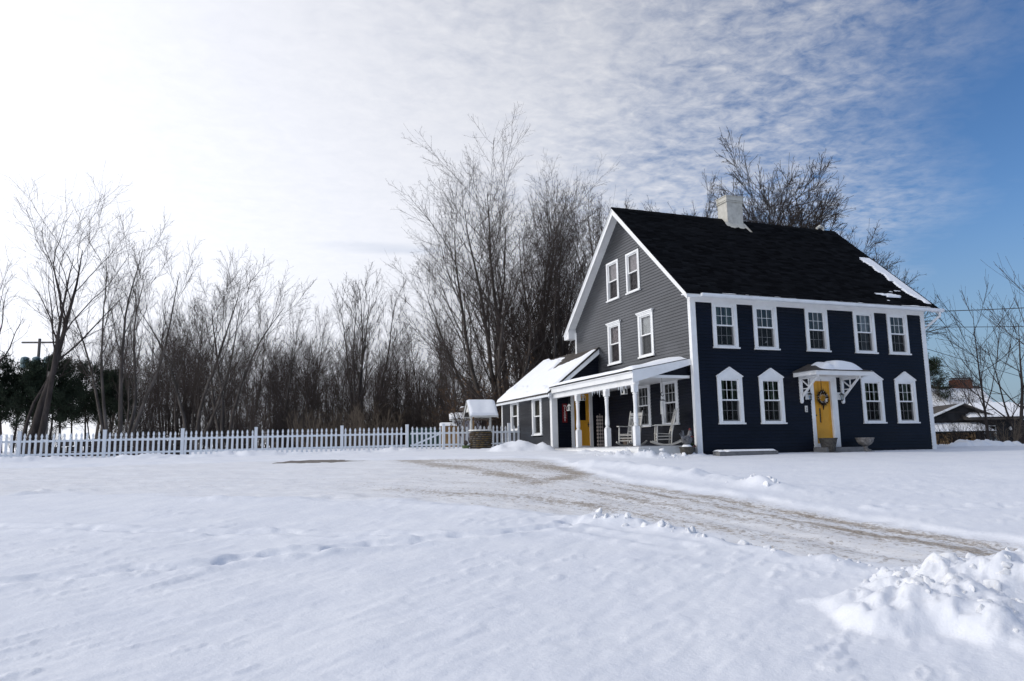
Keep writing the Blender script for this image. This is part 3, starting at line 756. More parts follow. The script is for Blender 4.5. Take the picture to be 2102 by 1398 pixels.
for i, x in enumerate(UP): window(x, 0, 0, 3.50, 5.05, 1.0, .63, 3.66, 4.92, (3, 2), None, 'side', (curt_green, curt_dark, curt_dark, curt, curt_dark)[i], cover=(.46, .5, .3, .22, .4)[i])
for i, x in enumerate(LO): window(x, 0, 0, .95, 2.54, 1.0, .62, 1.11, 2.41, (3, 2), 'pediment', 'side', curt_green, cover=(.46, .38, .5, .33)[i])
for i, (v, a, b_, wd) in enumerate(AT): window(0, v, -math.pi / 2, a, b_, wd, .66, a + .15, b_ - .13, (1, 1), None, 'lace', curt_pink)
for i, (v, a, b_, wd) in enumerate(G2): window(0, v, -math.pi / 2, a, b_, wd, .68, a + .16, b_ - .16, (1, 1), 'cornice', 'lace', curt_pink if i == 0 else curt)
for i, (v, a, b_, wd) in enumerate(PW): window(0, v, -math.pi / 2, a, b_, wd, .66, a + .14, b_ - .13, (3, 2), 'pediment', 'tie', curt)
for i, (v, a, b_, wd) in enumerate(WW): window(WU, v, -math.pi / 2, a, b_, wd, .62, a + .15, b_ - .13, (1, 1), None, 'lace', curt_dark)


# ------------------------------------------------------------------ doors
def panel_frame(mb, x0, x1, z0, z1, y, w_=.03): 
    mb.box(x0, x1, y - .012, y, z0, z0 + w_).box(x0, x1, y - .012, y, z1 - w_, z1).box(x0, x0 + w_, y - .012, y, z0 + w_, z1 - w_).box(x1 - w_, x1, y - .012, y, z0 + w_, z1 - w_)
d = hp('door', MB().box(4.89, 5.66, .03, .07, .27, 1.00).box(4.89, 5.12, .03, .07, 1.00, 1.50).box(5.21, 5.66, .03, .07, 1.00, 1.50).box(4.89, 5.155, .03, .07, 1.50, 2.46).box(5.165, 5.66, .03, .07, 1.50, 2.46).box(5.155, 5.165, .045, .07, 1.5, 2.46), yellow)
pf = MB(); panel_frame(pf, 5.10, 5.235, .97, 1.53, .03, .02); panel_frame(pf, 4.95, 5.60, .36, .62, .03, .025); panel_frame(pf, 4.95, 5.60, .68, .92, .03, .025); panel_frame(pf, 5.27, 5.60, 1.05, 2.38, .03, .025)
obj('door_panel', pf, yellow, d)
obj('pane', MB().box(5.12, 5.21, .045, .055, 1.0, 1.5), glass, d)
obj('door_handle', MB().tube([(4.945, .03, 1.25), (4.945, -.03, 1.25)], [.02, .028], 8), darkmetal, d)
hp('door_surround', MB().box(4.75, 4.89, -.05, .08, .14, 2.66).box(5.66, 5.92, -.05, .08, .14, 2.66).box(4.89, 5.66, -.05, .08, 2.46, 2.66).box(4.89, 5.66, -.04, .08, .14, .27).box(5.70, 5.715, -.062, -.05, .2, 2.6).box(4.735, 5.935, -.09, -.0, 2.66, 2.72), white)
d = hp('door', MB().box(-1.20, -.49, 6.85, 6.89, .36, 1.38).box(-1.20, -1.06, 6.85, 6.89, 1.38, 2.30).box(-.63, -.49, 6.85, 6.89, 1.38, 2.30).box(-1.20, -.49, 6.85, 6.89, 2.30, 2.48), yellow)
pf = MB(); panel_frame(pf, -1.10, -.59, 1.34, 2.34, 6.85, .05); panel_frame(pf, -1.10, -.87, .45, 1.26, 6.85, .03); panel_frame(pf, -.82, -.59, .45, 1.26, 6.85, .03)
obj('door_panel', pf, yellow, d)
obj('pane', MB().box(-1.06, -.63, 6.865, 6.875, 1.38, 2.30), glass, d)
obj('door_handle', MB().tube([(-.54, 6.85, 1.22), (-.54, 6.79, 1.22), (-.60, 6.78, 1.22)], [.02, .02, .02], 8).box(-.555, -.525, 6.84, 6.85, 1.12, 1.32), darkmetal, d)
hp('door_surround', MB().box(-1.33, -1.20, 6.77, 6.90, .28, 2.60).box(-.49, -.36, 6.77, 6.90, .28, 2.60).box(-1.20, -.49, 6.77, 6.90, 2.48, 2.60).box(-1.20, -.49, 6.77, 6.90, .28, .36), white)
hp('wing_room', MB().box(-1.9, 1.8, 8.6, 8.64, .3, 2.5).box(-1.9, 1.8, 6.95, 12.6, .2, .26), room)

# ------------------------------------------------------------------ front door canopy
cn = hp('canopy', MB().box(4.06, 6.50, -1.13, -1.09, 2.56, 2.70).box(4.06, 4.10, -1.09, .0, 2.57, 2.71).box(6.46, 6.50, -1.09, .0, 2.57, 2.71).box(4.10, 6.46, -1.09, 0, 2.60, 2.62)
        .add([(4.02, -1.17, 2.70), (6.54, -1.17, 2.70), (6.54, .0, 2.74), (4.02, .0, 2.74), (4.75, 0, 3.03), (5.85, 0, 3.03), (4.75, -.35, 3.0), (5.85, -.35, 3.0)],
             [(0, 1, 7, 6), (0, 6, 4, 3), (1, 2, 5, 7), (6, 7, 5, 4), (0, 3, 2, 1)]), white)
obj('canopy_shingle', MB().add([(4.0, -1.19, 2.702), (6.56, -1.19, 2.702), (6.56, .0, 2.742), (4.0, .0, 2.742), (4.75, 0, 3.05), (5.85, 0, 3.05), (4.75, -.35, 3.02), (5.85, -.35, 3.02)],
             [(0, 1, 7, 6), (0, 6, 4, 3), (1, 2, 5, 7), (6, 7, 5, 4), (0, 3, 2, 1)]), shingle_brown, cn)
def can_snow(p, q):
    u = p + 4.2; e = sst(np.minimum(p - .05, 2.3 - p), 0, .75); h_ = .33 * e ** .8 * sst(q, .05, .30) * (.82 + .25 * fbm(u * 1.2, q * 1.3, 2, 3))
    dip = .45 * np.exp(-((u - 5.0) / .14) ** 2); return h_ * (1 - dip) * sst(1.05 - q, -.15, .3) - .01
snow_sheet('snow_cover', (4.2, -1.15, 2.715), (1, 0, 0), (0, 1, .12), 2.3, 1.14, .04, can_snow, parent=cn)
for u in (4.33, 6.17):
    b_ = MB().box(u - .05, u + .05, -.09, -.0, 1.72, 2.60).box(u - .045, u + .045, -.92, -.09, 2.49, 2.60).bar((u, -.05, 1.85), (u, -.84, 2.52), .06, .06, (1, 0, 0)).bar((u, -.08, 2.50), (u, -.46, 2.20), .035, .035, (1, 0, 0))
    b_.bar((u, -.08, 2.16), (u, -.42, 2.16), .03, .03).bar((u, -.44, 2.20), (u, -.44, 2.50), .03, .03).bar((u, -.08, 1.98), (u, -.42, 2.16), .02, .02, (1, 0, 0)).tube([(u, -.05, 1.66), (u, -.05, 1.70), (u, -.05, 1.73)], [.03, .062, .05], 8)
    obj('bracket', b_, white, cn)

# ------------------------------------------------------------------ porch
PU, PV0 = -2.12, .22
porch_deck = hp('porch_deck', MB().box(PU + .02, -.03, PV0 - .08, WV0 - .02, .225, .27).box(PU + .04, PU + .08, PV0 + .0, WV0 - .2, -.3, .225).box(PU + .08, -.04, PV0 - .0, PV0 + .04, -.3, .225), white)
for k in range(15):
    u0 = PU - .02 + k * .1395
    obj('deck_board', MB().box(u0, u0 + .134, PV0 - .12, WV0 - .03, .27, .292), deckm, porch_deck)
# roof: slopes from the wall down to the fascia
def pz(u): return 3.14 + (u + .0) * .195
porch_roof = hp('porch_roof', MB().prism([(-.01, pz(0) - .0), (PU - .16, pz(PU - .16)), (PU - .16, pz(PU - .16) - .06), (-.01, pz(0) - .06)], PV0 - .12, WV0 - .02, 'y').box(PU + .1, -.02, PV0 + .1, WV0 - .03, 2.50, 2.53), white)
obj('fascia', MB().box(PU - .13, PU - .10, PV0 - .10, WV0 - .06, 2.46, pz(PU - .1) - .045), white, porch_roof)
obj('fascia', MB().prism([(PU - .13, 2.30), (PU - .13, pz(PU - .13) - .02), (-.04, pz(0) - .02), (-.04, 2.93)], PV0 - .135, PV0 - .10, 'y'), white, porch_roof)
obj('drip_edge', MB().box(PU - .175, PU - .155, PV0 - .15, WV0 - .06, pz(PU - .16) - .02, pz(PU - .16) + .012), darkmetal, porch_roof)
obj('header_beam', MB().box(PU - .03, PU + .14, PV0 - .03, WV0 - .06, 2.26, 2.46), white, porch_roof)
obj('tie_beam', MB().box(PU + .14, -.04, PV0 - .02, PV0 + .06, 2.49, 2.58), white, porch_roof)
obj('gable_infill', MB().prism([(PU + .5, 2.583), (-.04, 2.583), (-.04, 2.95)], PV0 + .06, PV0 + .09, 'y'), navy, porch_roof)
for v in (4.62, 2.30, .34):
    u = PU + .06; a = .085
    m = MB().box(u - a, u + a, v - a, v + a, .292, .92).box(u - a, u + a, v - a, v + a, 2.02, 2.26)
    m.lathe([(.06, .92), (.085, .935), (.085, .955), (.055, .975), (.06, 1.0), (.078, 1.04), (.078, 1.12), (.062, 1.35), (.058, 1.6), (.068, 1.85), (.075, 1.90), (.055, 1.93), (.08, 1.955), (.08, 1.985), (.06, 2.02)], 14, (u, v, 0))
    m.box(u - a + .01, u + a - .01, v - .12 if v > 1 else v - .05, v + .12, 2.20, 2.26)
    hp('porch_post', m, white)
hbox('corner_board', WU - .03, WU + .22, WV0 - .035, WV0, .2, 2.50)
hbox('corner_board', WU - .03, WU, WV0, WV0 + .16, .2, 2.46)
hbox('corner_board', WU - .03, WU, WV1 - .13, WV1, .2, 2.42)
ps = snow_sheet('snow_cover', (PU - .16, PV0 - .1, pz(PU - .16)), (1, 0, .195), (0, 1, 0), 2.28, WV0 - PV0 + .05, .06,
                lambda p, q: (.13 + .05 * np.exp(-((q - .9) / .6) ** 2) * sst(p, .6, 1.8) + .02 * fbm(p, q, 2, 4)) * sst(p, -.08, .16) * sst(q, -.1, .25) * sst(2.30 - p, .0, .25), parent=porch_roof)
# icicles under the porch eave
random.seed(5)
for v, l in ((1.05, .16), (1.15, .30), (1.3, .12), (2.7, .24), (2.85, .14), (3.1, .1), (3.25, .17), (.8, .12), (2.0, .10)):
    hp('icicle', MB().tube([(PU + .0, v, 2.26), (PU + .0, v, 2.26 - l * .5), (PU, v, 2.26 - l)], [.016, .011, .002], 6), ice)

# ------------------------------------------------------------------ wing roof
def wz_(u): return 4.43 + .81 * u
WR0, WR1 = WV0 - .14, WV1 + .12
wing_roof = hp('wing_roof', MB().prism([(-2.40, wz_(-2.40)), (.12, wz_(.12)), (.12, wz_(.12) - .07), (-2.40, wz_(-2.40) - .07)], WR0, D, 'y')
               .prism([(-2.40, wz_(-2.40)), (.12, wz_(.12)), (2.5, wz_(-2.26)), (2.5, wz_(-2.26) - .07), (.12, wz_(.12) - .07), (-2.40, wz_(-2.40) - .07)], D, WR1, 'y'), shingle_brown)
tabs = MB(); rng = np.random.default_rng(9)
for k in range(24):
    s0 = k * .135; u0 = -2.40 + s0 * .777; u1 = min(u0 + .11, .12)
    if u0 > .1: break
    v = WR0
    while v < WR1:
        v1 = min(v + .24 + .1 * rng.random(), WR1); th = .012 + .006 * rng.random()
        if not (u1 > 0 and v < D): tabs.add([(u0, v, wz_(u0) + th), (u0, v1 - .006, wz_(u0) + th), (u1, v1 - .006, wz_(u1) + .004), (u1, v, wz_(u1) + .004), (u0, v, wz_(u0)), (u0, v1 - .006, wz_(u0))], [(3, 2, 1, 0), (0, 1, 5, 4)])
        v = v1
tag(obj('shingle', tabs, shingle_brown, wing_roof), kind='stuff')
obj('rake_board', MB().prism([(-2.36, wz_(-2.36) - .075), (-.0, wz_(0) - .075), (-.0, wz_(0) - .30), (-2.36, wz_(-2.36) - .25)], WR0, WR0 + .025, 'y'), vinyl, wing_roof)
obj('drip_edge', MB().prism([(-2.42, wz_(-2.42) + .015), (.0, wz_(0) + .015), (.0, wz_(0) - .075), (-2.42, wz_(-2.42) - .075)], WR0 - .03, WR0, 'y'), darkmetal, wing_roof)
obj('soffit', MB().prism([(-2.36, wz_(-2.36) - .12), (-.01, wz_(-.01) - .12), (-.01, wz_(0) - .15), (-2.36, wz_(-2.36) - .15)], WR0 + .025, WV0 - .03, 'y'), vinyl, wing_roof)
obj('fascia', MB().box(-2.40, -2.375, WV0 - .3, WR1, 2.33, 2.44).box(-2.375, WU - .0, WV0 - .0, WR1, 2.36, 2.385), vinyl, wing_roof)
obj('frieze_board', MB().box(WU - .03, WU, WV0 - .03, WV1, 2.36, 2.52), white, wing_roof)
BARE = np.array([(.3, 12.0), (.3, 6.5), (0.02, 6.5), (-.22, 6.85), (-.40, 7.4), (-.50, 8.2), (-.74, 9.3), (-.86, 9.85), (-.62, 9.75), (-.42, 9.9), (-.30, 9.6), (-.22, 10.1), (-.10, 9.8), (-.03, 10.2), (.0, 11.2), (.06, 11.9)])
def wing_snow(p, q):
    u = -2.40 + p * .777; v = WR0 + q
    sd = poly_sd(u + .04 * fbm(u * 5, v * 5, 2, 6), v + .12 * fbm(u * 4, v * 4, 2, 7), BARE)
    h_ = (.10 + .015 * fbm(p * 1.1, q * 1.1, 2, 3)) * sst(-sd, -.01, .14) * sst(p, -.06, .14) * sst(q, -.04, .14) * sst(WR1 - WR0 - q, -.06, .12)
    ledge = .05 * sst(fbm(p * 1.2, q * .8, 3, 12) - .3 - np.abs(p - .45) * 1.2, 0, .1)
    return h_ + ledge * (h_ > .05) - .008
snow_sheet('snow_cover', (-2.40, WR0, wz_(-2.40)), (1, 0, .81), (0, 1, 0), 3.2, WR1 - WR0, .045, wing_snow, parent=wing_roof)

# ------------------------------------------------------------------ wall fittings of the front
for i, u in enumerate((4.60, 6.02)):
    lm = thing('wall_lantern', 'black carriage lantern on the wall %s of the front door' % ('left' if i == 0 else 'right'), 'wall lamp', hw(u, 0, 1.93), HROT, 'lanterns beside the front door')
    obj('mounting_block', MB().box(-.09, .09, -.05, -.024, -.13, .13), white, lm)
    obj('lamp_arm', MB().tube([(0, -.05, .05), (0, -.12, .10), (0, -.17, .06)], .012, 6), darkmetal, lm)
    obj('lamp_body', MB().lathe([(.03, -.17), (.05, -.15), (.052, -.14), (.045, -.135)], 6, (0, -.17, 0)).lathe([(.075, .03), (.06, .05), (.02, .09), (.008, .11)], 6, (0, -.17, 0))
        .bar((.05, -.17, -.14), (.07, -.17, .03), .01).bar((-.05, -.17, -.14), (-.07, -.17, .03), .01).bar((0, -.12, -.14), (0, -.10, .03), .01).bar((0, -.22, -.14), (0, -.24, .03), .01), darkmetal, lm)
    obj('lamp_glass', MB().lathe([(.042, -.13), (.062, .025)], 6, (0, -.17, 0)), glass, lm)
sg = thing('number_plaque', 'small white house number plaque beside the yellow front door', 'sign', hw(4.51, -.03, 1.47), HROT)
obj('plate', MB().box(-.055, .055, -.014, 0, -.11, .11), white_old, sg)
obj('digit', MB().box(-.03, .015, -.02, -.0145, .025, .035).box(.005, .015, -.02, -.0145, -.07, .06).box(-.03, .035, -.02, -.0145, -.075, -.06), darkmetal, sg)
st = tag(obj('doorstep', MB().box(-.75, .88, -.62, .0, -.4, .13), concrete, None, hw(5.45, -.03, 0), HROT), 'grey concrete step below the yellow front door', 'step')
# wreath
random.seed(2)
wr = thing('wreath', 'dark twiggy wreath hanging on the yellow front door', 'wreath', hw(5.23, -.02, 1.86), HROT)
m = MB()
for k in range(420):
    a = random.random() * 6.283; r0 = .13 + random.random() * .09; c_ = Vector((math.cos(a) * r0, -.03 - random.random() * .05, math.sin(a) * r0))
    d_ = Vector((math.cos(a) + random.uniform(-.9, .9), random.uniform(-.7, .1), math.sin(a) + random.uniform(-.9, .9))).normalized() * random.uniform(.05, .15)
    s_ = d_.cross(Vector((0, 1, .2))).normalized() * .012; m.add([c_ - s_, c_ + s_, c_ + d_], [(0, 1, 2)])
tag(obj('sprig', m, wreathm, wr), kind='stuff')
m = MB()
for k in range(26):
    a = random.random() * 6.283; r0 = random.uniform(.10, .22); m.lathe([(.004, -.016), (.016, 0), (.004, .016)], 5, (math.cos(a) * r0, -.09, math.sin(a) * r0))
tag(obj('berry', m, paper, wr), kind='stuff')
obj('tag', MB().box(.06, .15, -.115, -.11, -.14, -.03), paper, wr)
obj('tail', MB().tube([(0, -.06, -.12), (.01, -.06, -.26), (.0, -.05, -.42)], [.05, .035, .012], 6).bar((0, -.035, .16), (0, -.03, .66), .018, .006), wreathm, wr)
# stone edging slab with its snow
sl = thing('stone_slab', 'long low grey stone slab with snow on top by the house corner', 'stone slab', hw(1.35, -.62, -.02), HROT + .01)
obj('slab', MB().box(-1.1, 1.2, -.18, .18, -.2, .07), concrete, sl)
snow_sheet('snow_cover', (-1.1, -.19, .07), (1, 0, 0), (0, 1, 0), 2.30, .42, .035, lambda p, q: .075 * sst(2.30 - p, -.02, .12) * sst(.42 - q, -.06, .06) * sst(p, -.1, .15) * sst(q, -.05, .12) * (1 - .9 * np.exp(-((p - .28) / .07) ** 2)) - .004, parent=sl)

# ------------------------------------------------------------------ planters, rooster
pl = thing('stone_planter', 'dark stone flowerpot in front of the yellow front door', 'planter', hw(4.93, -.50, -.03), HROT)
obj('pot', MB().lathe([(.19, -.2), (.19, .0), (.21, .03), (.25, .25), (.295, .44), (.31, .45), (.31, .48), (.26, .48), (.24, .42), (.02, .42)], 20), stone_planter, pl, smooth=False)
obj('saucer', MB().lathe([(.3, -.1), (.34, -.02), (.34, .0), (.2, .01)], 18, (.08, 0, 0)), concrete, pl)
ur = thing('stone_urn', 'weathered pedestal urn standing in snow under the front windows', 'urn', hw(6.56, -.50, -.02), HROT)
obj('bowl', MB().lathe([(.05, .17), (.12, .19), (.21, .24), (.27, .32), (.29, .40), (.31, .43), (.31, .465), (.27, .465), (.25, .42), (.02, .38)], 22), urn_m, ur)
obj('pedestal', MB().lathe([(.20, -.2), (.20, .02), (.18, .05), (.10, .08), (.075, .13), (.09, .17)], 18).box(-.2, .2, -.2, .2, -.2, .0), urn_m, ur)

ro = thing('rooster_statue', 'grey rooster garden statue in a pot at the porch corner', 'statue', hw(-.62, -.30, .0), HROT + .35)
obj('pot', MB().lathe([(.19, -.25), (.20, .0), (.235, .20), (.25, .215), (.25, .235), (.2, .235), (.19, .20), (.02, .2)], 18), stone_planter, ro)
snow_sheet('snow_cover', (-.2, -.2, .215), (1, 0, 0), (0, 1, 0), .4, .4, .03, lambda p, q: .09 * sst(.2 - np.hypot(p - .2, q - .2), 0, .1) - .003, parent=ro)
obj('body', MB().tube([(-.24, 0, .60), (-.17, 0, .51), (-.10, 0, .46), (-.02, 0, .44), (.06, 0, .445), (.12, 0, .49), (.16, 0, .56), (.185, 0, .64), (.20, 0, .70), (.21, 0, .74), (.213, 0, .765)], [.02, .075, .125, .15, .15, .125, .09, .062, .055, .045, .012], 16), rooster_m, ro, smooth=True)
m = MB()
for k in range(11):
    a = .5 + k * .1; r1 = .25 + .06 * math.sin(k * 1.3); y_ = (k % 3 - 1) * .02
    p0 = Vector((-.12, y_, .46)); p1 = p0 + Vector((-math.cos(a) * r1 * .8, 0, math.sin(a) * r1)); n_ = Vector((math.sin(a), 0, math.cos(a))) * .03
    m.add([p0 - n_, p0 + n_, p1 + n_ * .8, p1 + Vector((-.03, 0, .02)), p1 - n_ * .8], [(0, 1, 2, 3, 4)])
obj('tail', m, rooster_m, ro)
obj('comb', MB().prism([(.16, .76), (.18, .82), (.20, .79), (.215, .83), (.235, .79), (.255, .81), (.26, .75), (.22, .74)], -.01, .01, 'y'), red, ro)
obj('wattle', MB().lathe([(.004, .62), (.022, .645), (.018, .68), (.006, .70)], 6, (.245, 0, 0)), red, ro)
obj('beak', MB().add([(.255, -.016, .725), (.255, .016, .725), (.255, 0, .695), (.31, 0, .705)], [(0, 1, 3), (1, 2, 3), (2, 0, 3), (0, 2, 1)]), rooster_b, ro)
obj('wing', MB().prism([(.09, .47), (.04, .51), (-.06, .50), (-.20, .46), (-.10, .40), (.03, .39), (.08, .42)], -.155, -.125, 'y'), rooster_m, ro)
obj('bow', MB().tube([(.11, -.10, .545), (.165, -.105, .56), (.22, -.10, .545)], [.028, .012, .028], 6), red, ro)
obj('leg', MB().tube([(.03, -.05, .2), (.02, -.05, .33)], .018, 6).tube([(.03, .05, .2), (.02, .05, .33)], .018, 6), rooster_b, ro)
fp = thing('flower_pot', 'small clump of evergreen sprigs and red flowers behind the rooster', 'plant', hw(-.22, .02, .0), HROT)
obj('pot', MB().lathe([(.09, -.1), (.10, .1), (.12, .22), (.02, .22)], 12), stone_planter, fp)
m = MB(); m2 = MB(); random.seed(8)
for k in range(90):
    a = random.random() * 6.28; e = random.uniform(-.1, 1.3); d_ = Vector((math.cos(a) * math.cos(e), math.sin(a) * math.cos(e), math.sin(e))) * random.uniform(.1, .2); c_ = Vector((0, 0, .22)); s_ = Vector((-math.sin(a), math.cos(a), 0)) * .015
    m.add([c_ + d_ * .3 - s_, c_ + d_ * .3 + s_, c_ + d_], [(0, 1, 2)])
for k in range(9):
    a = random.random() * 6.28; c_ = Vector((math.cos(a) * .12, math.sin(a) * .12, .2 + random.random() * .08)); m2.lathe([(.005, -.02), (.035, 0), (.005, .02)], 6, c_)
tag(obj('leaf', m, evergreen, fp), kind='stuff'); tag(obj('flower', m2, red, fp), kind='stuff')


# ------------------------------------------------------------------ rocking chairs
def rocking_chair(label, loc, rz):
    r = thing('rocking_chair', label, 'rocking chair', loc, rz, 'rocking chairs on the porch')
    # faces -x; y across
    for s in (-.27, .27):
        pts = [(x, s, .02 + .16 * ((x - .02) / .55) ** 2) for x in np.linspace(-.46, .56, 9)]
        m = MB()
        for a, b_ in zip(pts[:-1], pts[1:]): m.bar(a, b_, .035, .055)
        obj('rocker', m, rockw, r)
        obj('front_leg', MB().tube([(-.30, s, .09), (-.29, s, .35), (-.27, s, .66)], [.024, .028, .022], 8), rockw, r)
        obj('back_post', MB().tube([(.17, s * .93, .06), (.20, s * .93, .42), (.30, s * .93, .80), (.40, s * .93, 1.17), (.41, s * .93, 1.22)], [.022, .028, .026, .024, .012], 8), rockw, r)
        obj('armrest', MB().box(-.36, .30, s - .045, s + .045, .66, .69), rockw, r)
        for z in (.20, .30): obj('rung', MB().tube([(-.295, s, z), (.19, s * .93, z)], .014, 6), rockw, r)
    for z in (.18, .27, .36): obj('rung', MB().tube([(-.295, -.27, z), (-.295, .27, z)], .015, 6), rockw, r)
    obj('rung', MB().tube([(.185, -.25, .25), (.185, .25, .25)], .014, 6), rockw, r)
    for k in range(7): obj('seat_slat', MB().box(-.33 + k * .078, -.33 + k * .078 + .066, -.25, .25, .395 - k * .005, .412 - k * .005), rockw, r)
    def bx(z): return .20 + (z - .42) * .263
    for z, h_ in ((1.09, .11), (.98, .05), (.50, .05)): obj('back_rail', MB().bar((bx(z), -.24, z), (bx(z), .24, z), .022, h_), rockw, r)
    for k in range(9):
        y = -.21 + k * .0525; obj('back_slat', MB().bar((bx(.52), y, .52), (bx(.97), y, .97), .02, .014, (1, 0, 0)), rockw, r)
    return r
rocking_chair('slatted white rocking chair turned to the left half behind a porch post', hw(-1.42, 1.85, .292), HROT + R(25))
rocking_chair('white rocking chair seen from the side below the right porch window', hw(-.72, .80, .292), HROT + R(-24))
bk = thing('wicker_basket', 'low grey wicker basket on the porch floor behind a rocking chair', 'basket', hw(-1.0, 2.6, .292), HROT)
m = MB()
for k in range(7): m.lathe([(.24 + .012 * k, .045 * k), (.262 + .012 * k, .045 * k + .022), (.24 + .012 * k, .045 * k + .042)], 18)
obj('weave', m, oldwood, bk)

# plaid board, welcome board, hanging lanterns, chime
pb = tag(obj('plaid_board', MB().box(-.14, .14, -.03, .03, 0, 1.28).box(-.035, .035, -.02, .02, 1.28, 1.34), plaid, None, hw(-.22, 6.45, .292), HROT + .1), 'tall narrow black and white checked board leaning by the porch door', 'porch board')
ws = thing('welcome_board', 'narrow red upright board with white WELCOME letters beside the porch door', 'sign', hw(-1.62, 6.79, 1.68), HROT)
obj('board', MB().box(-.10, .10, -.03, 0, -.38, .38), red, ws)
for k, chx in enumerate('WELCOME'):
    cu = bpy.data.curves.new('letter', 'FONT'); cu.body = chx; cu.size = .115; cu.align_x = 'CENTER'; cu.align_y = 'CENTER'; cu.extrude = .002
    to = bpy.data.objects.new('letter', cu); col.objects.link(to); dg = bpy.context.evaluated_depsgraph_get()
    me = bpy.data.meshes.new_from_object(to.evaluated_get(dg)); bpy.data.objects.remove(to)
    me.name = 'letter'; o = link('letter', me, None, ws, (0, -.034, .285 - k * .095)); me.materials.clear(); me.materials.append(white); o.rotation_euler = (math.pi / 2, 0, 0)
def hanging_lantern(label, loc, drop, s=1.):
    r = thing('hanging_lantern', label, 'hanging lantern', loc, HROT + .3, 'lanterns hanging under the porch roof')
    obj('hook_wire', MB().tube([(0, 0, .0), (0, 0, -drop)], .006, 5), darkmetal, r)
    b0 = -drop
    obj('lantern_roof', MB().lathe([(.11 * s, b0 - .10 * s), (.09 * s, b0 - .075 * s), (.02 * s, b0 - .005), (.008, b0)], 4), white_old, r)
    obj('lantern_frame', MB().box(-.07 * s, .07 * s, -.07 * s, .07 * s, b0 - .27 * s, b0 - .25 * s).bar((-.06 * s, -.06 * s, b0 - .25 * s), (-.06 * s, -.06 * s, b0 - .1 * s), .014).bar((.06 * s, -.06 * s, b0 - .25 * s), (.06 * s, -.06 * s, b0 - .1 * s), .014)
        .bar((-.06 * s, .06 * s, b0 - .25 * s), (-.06 * s, .06 * s, b0 - .1 * s), .014).bar((.06 * s, .06 * s, b0 - .25 * s), (.06 * s, .06 * s, b0 - .1 * s), .014).lathe([(.03 * s, b0 - .25 * s), (.03 * s, b0 - .13 * s)], 8), white_old, r)
    return r
hanging_lantern('small white lantern hanging beside the WELCOME board', hw(-1.80, 5.95, 2.26), .26)
hanging_lantern('dark lantern hanging in front of the porch door glass', hw(-1.35, 5.6, 2.50), .12)
hanging_lantern('white lantern hanging between the second and third porch posts', hw(-1.86, 1.40, 2.50), .16, 1.15)
hanging_lantern('small pale lantern just left of the second porch post', hw(-1.80, 2.95, 2.50), .12, .9)
wc = thing('wind_chime', 'wind chime with thin metal tubes hanging before the right porch window', 'wind chime', hw(-.98, .42, 2.50), HROT)
obj('cord', MB().tube([(0, 0, .0), (0, 0, -.52)], .005, 5), darkmetal, wc)
obj('hook', MB().tube([(0, 0, -.46), (-.05, 0, -.50), (-.06, 0, -.56), (0, 0, -.60), (.05, 0, -.56)], .012, 6), darkmetal, wc)
obj('disc', MB().lathe([(.01, -.70), (.09, -.73), (.09, -.745), (.01, -.75)], 12), darkmetal, wc)
for k in range(5):
    a = k * 1.257; obj('chime_tube', MB().tube([(.07 * math.cos(a), .07 * math.sin(a), -.75), (.07 * math.cos(a), .07 * math.sin(a), -1.05 - .07 * k)], .012, 6), white_old, wc)


# ------------------------------------------------------------------ fence
def fpt(d): return FP0 + FD * d
FROT = math.atan2(FD[1], FD[0])
pk = [(-.042, 0), (.042, 0), (.042, .74), (.026, .765), (.022, .785), (.038, .82), (.041, .85), (.034, .89), (.018, .93), (0, .955), (-.018, .93), (-.034, .89), (-.041, .85), (-.038, .82), (-.022, .785), (-.026, .765), (-.042, .74)]
picket_me = MB().prism(pk, -.045, -.025, 'y').mesh('picket'); picket_me.materials.append(vinyl)
post_me = MB().box(-.06, .06, -.06, .06, -.3, 1.05).box(-.068, .068, -.068, .068, 1.05, 1.075).mesh('post'); post_me.materials.append(vinyl)
def fence_base(d): p = fpt(d); return float(T(p[0], p[1])) + .04
def fence(name, label, cat, d0, d1, posts, brace=None):
    p = fpt(d0); z0 = fence_base(d0); f = thing(name, label, cat, (p[0], p[1], z0), FROT)
    n = max(1, int(round((d1 - d0) / .193))); rnd = random.Random(int(d0 * 10))
    for q in posts: link('post', post_me, None, f, (q - d0, .02, fence_base(q) - z0 - .02))
    seg = sorted(set([d0, d1] + [q for q in posts if d0 < q < d1]))
    for a, b_ in zip(seg[:-1], seg[1:]):
        for zz in (.16, .66): obj('rail', MB().bar((a - d0, 0, fence_base(a) - z0 + zz), (b_ - d0, 0, fence_base(b_) - z0 + zz), .05, .075), vinyl, f)
    for k in range(n):
        q = d0 + (k + .5) * (d1 - d0) / n
        if min([abs(q - pp) for pp in posts] + [9]) < .085: continue
        o = link('picket', picket_me, None, f, (q - d0, 0, fence_base(q) - z0)); o.rotation_euler = (rnd.uniform(-.02, .02), rnd.gauss(0, .014), rnd.uniform(-.05, .05)); o.scale = (rnd.uniform(.95, 1.05), 1, rnd.uniform(.975, 1.015))
    if brace: obj('brace', MB().bar((.1, -.02, .16), (d1 - d0 - .1, -.02, .64), .03, .07), vinyl, f)
fence('picket_fence', 'long white picket fence running left from the garden gate', 'fence', -8.6, 14.55, [-8.5, -5.7, -2.85, 0, 2.88, 5.65, 8.4, 11.8, 14.52])
fence('garden_gate', 'white picket gate with a diagonal brace beside the stone well', 'gate', 14.66, 16.02, [], True)
fence('picket_fence', 'short white picket fence between the gate and the grey wing', 'fence', 16.05, 19.75, [16.1, 19.05, 19.7])

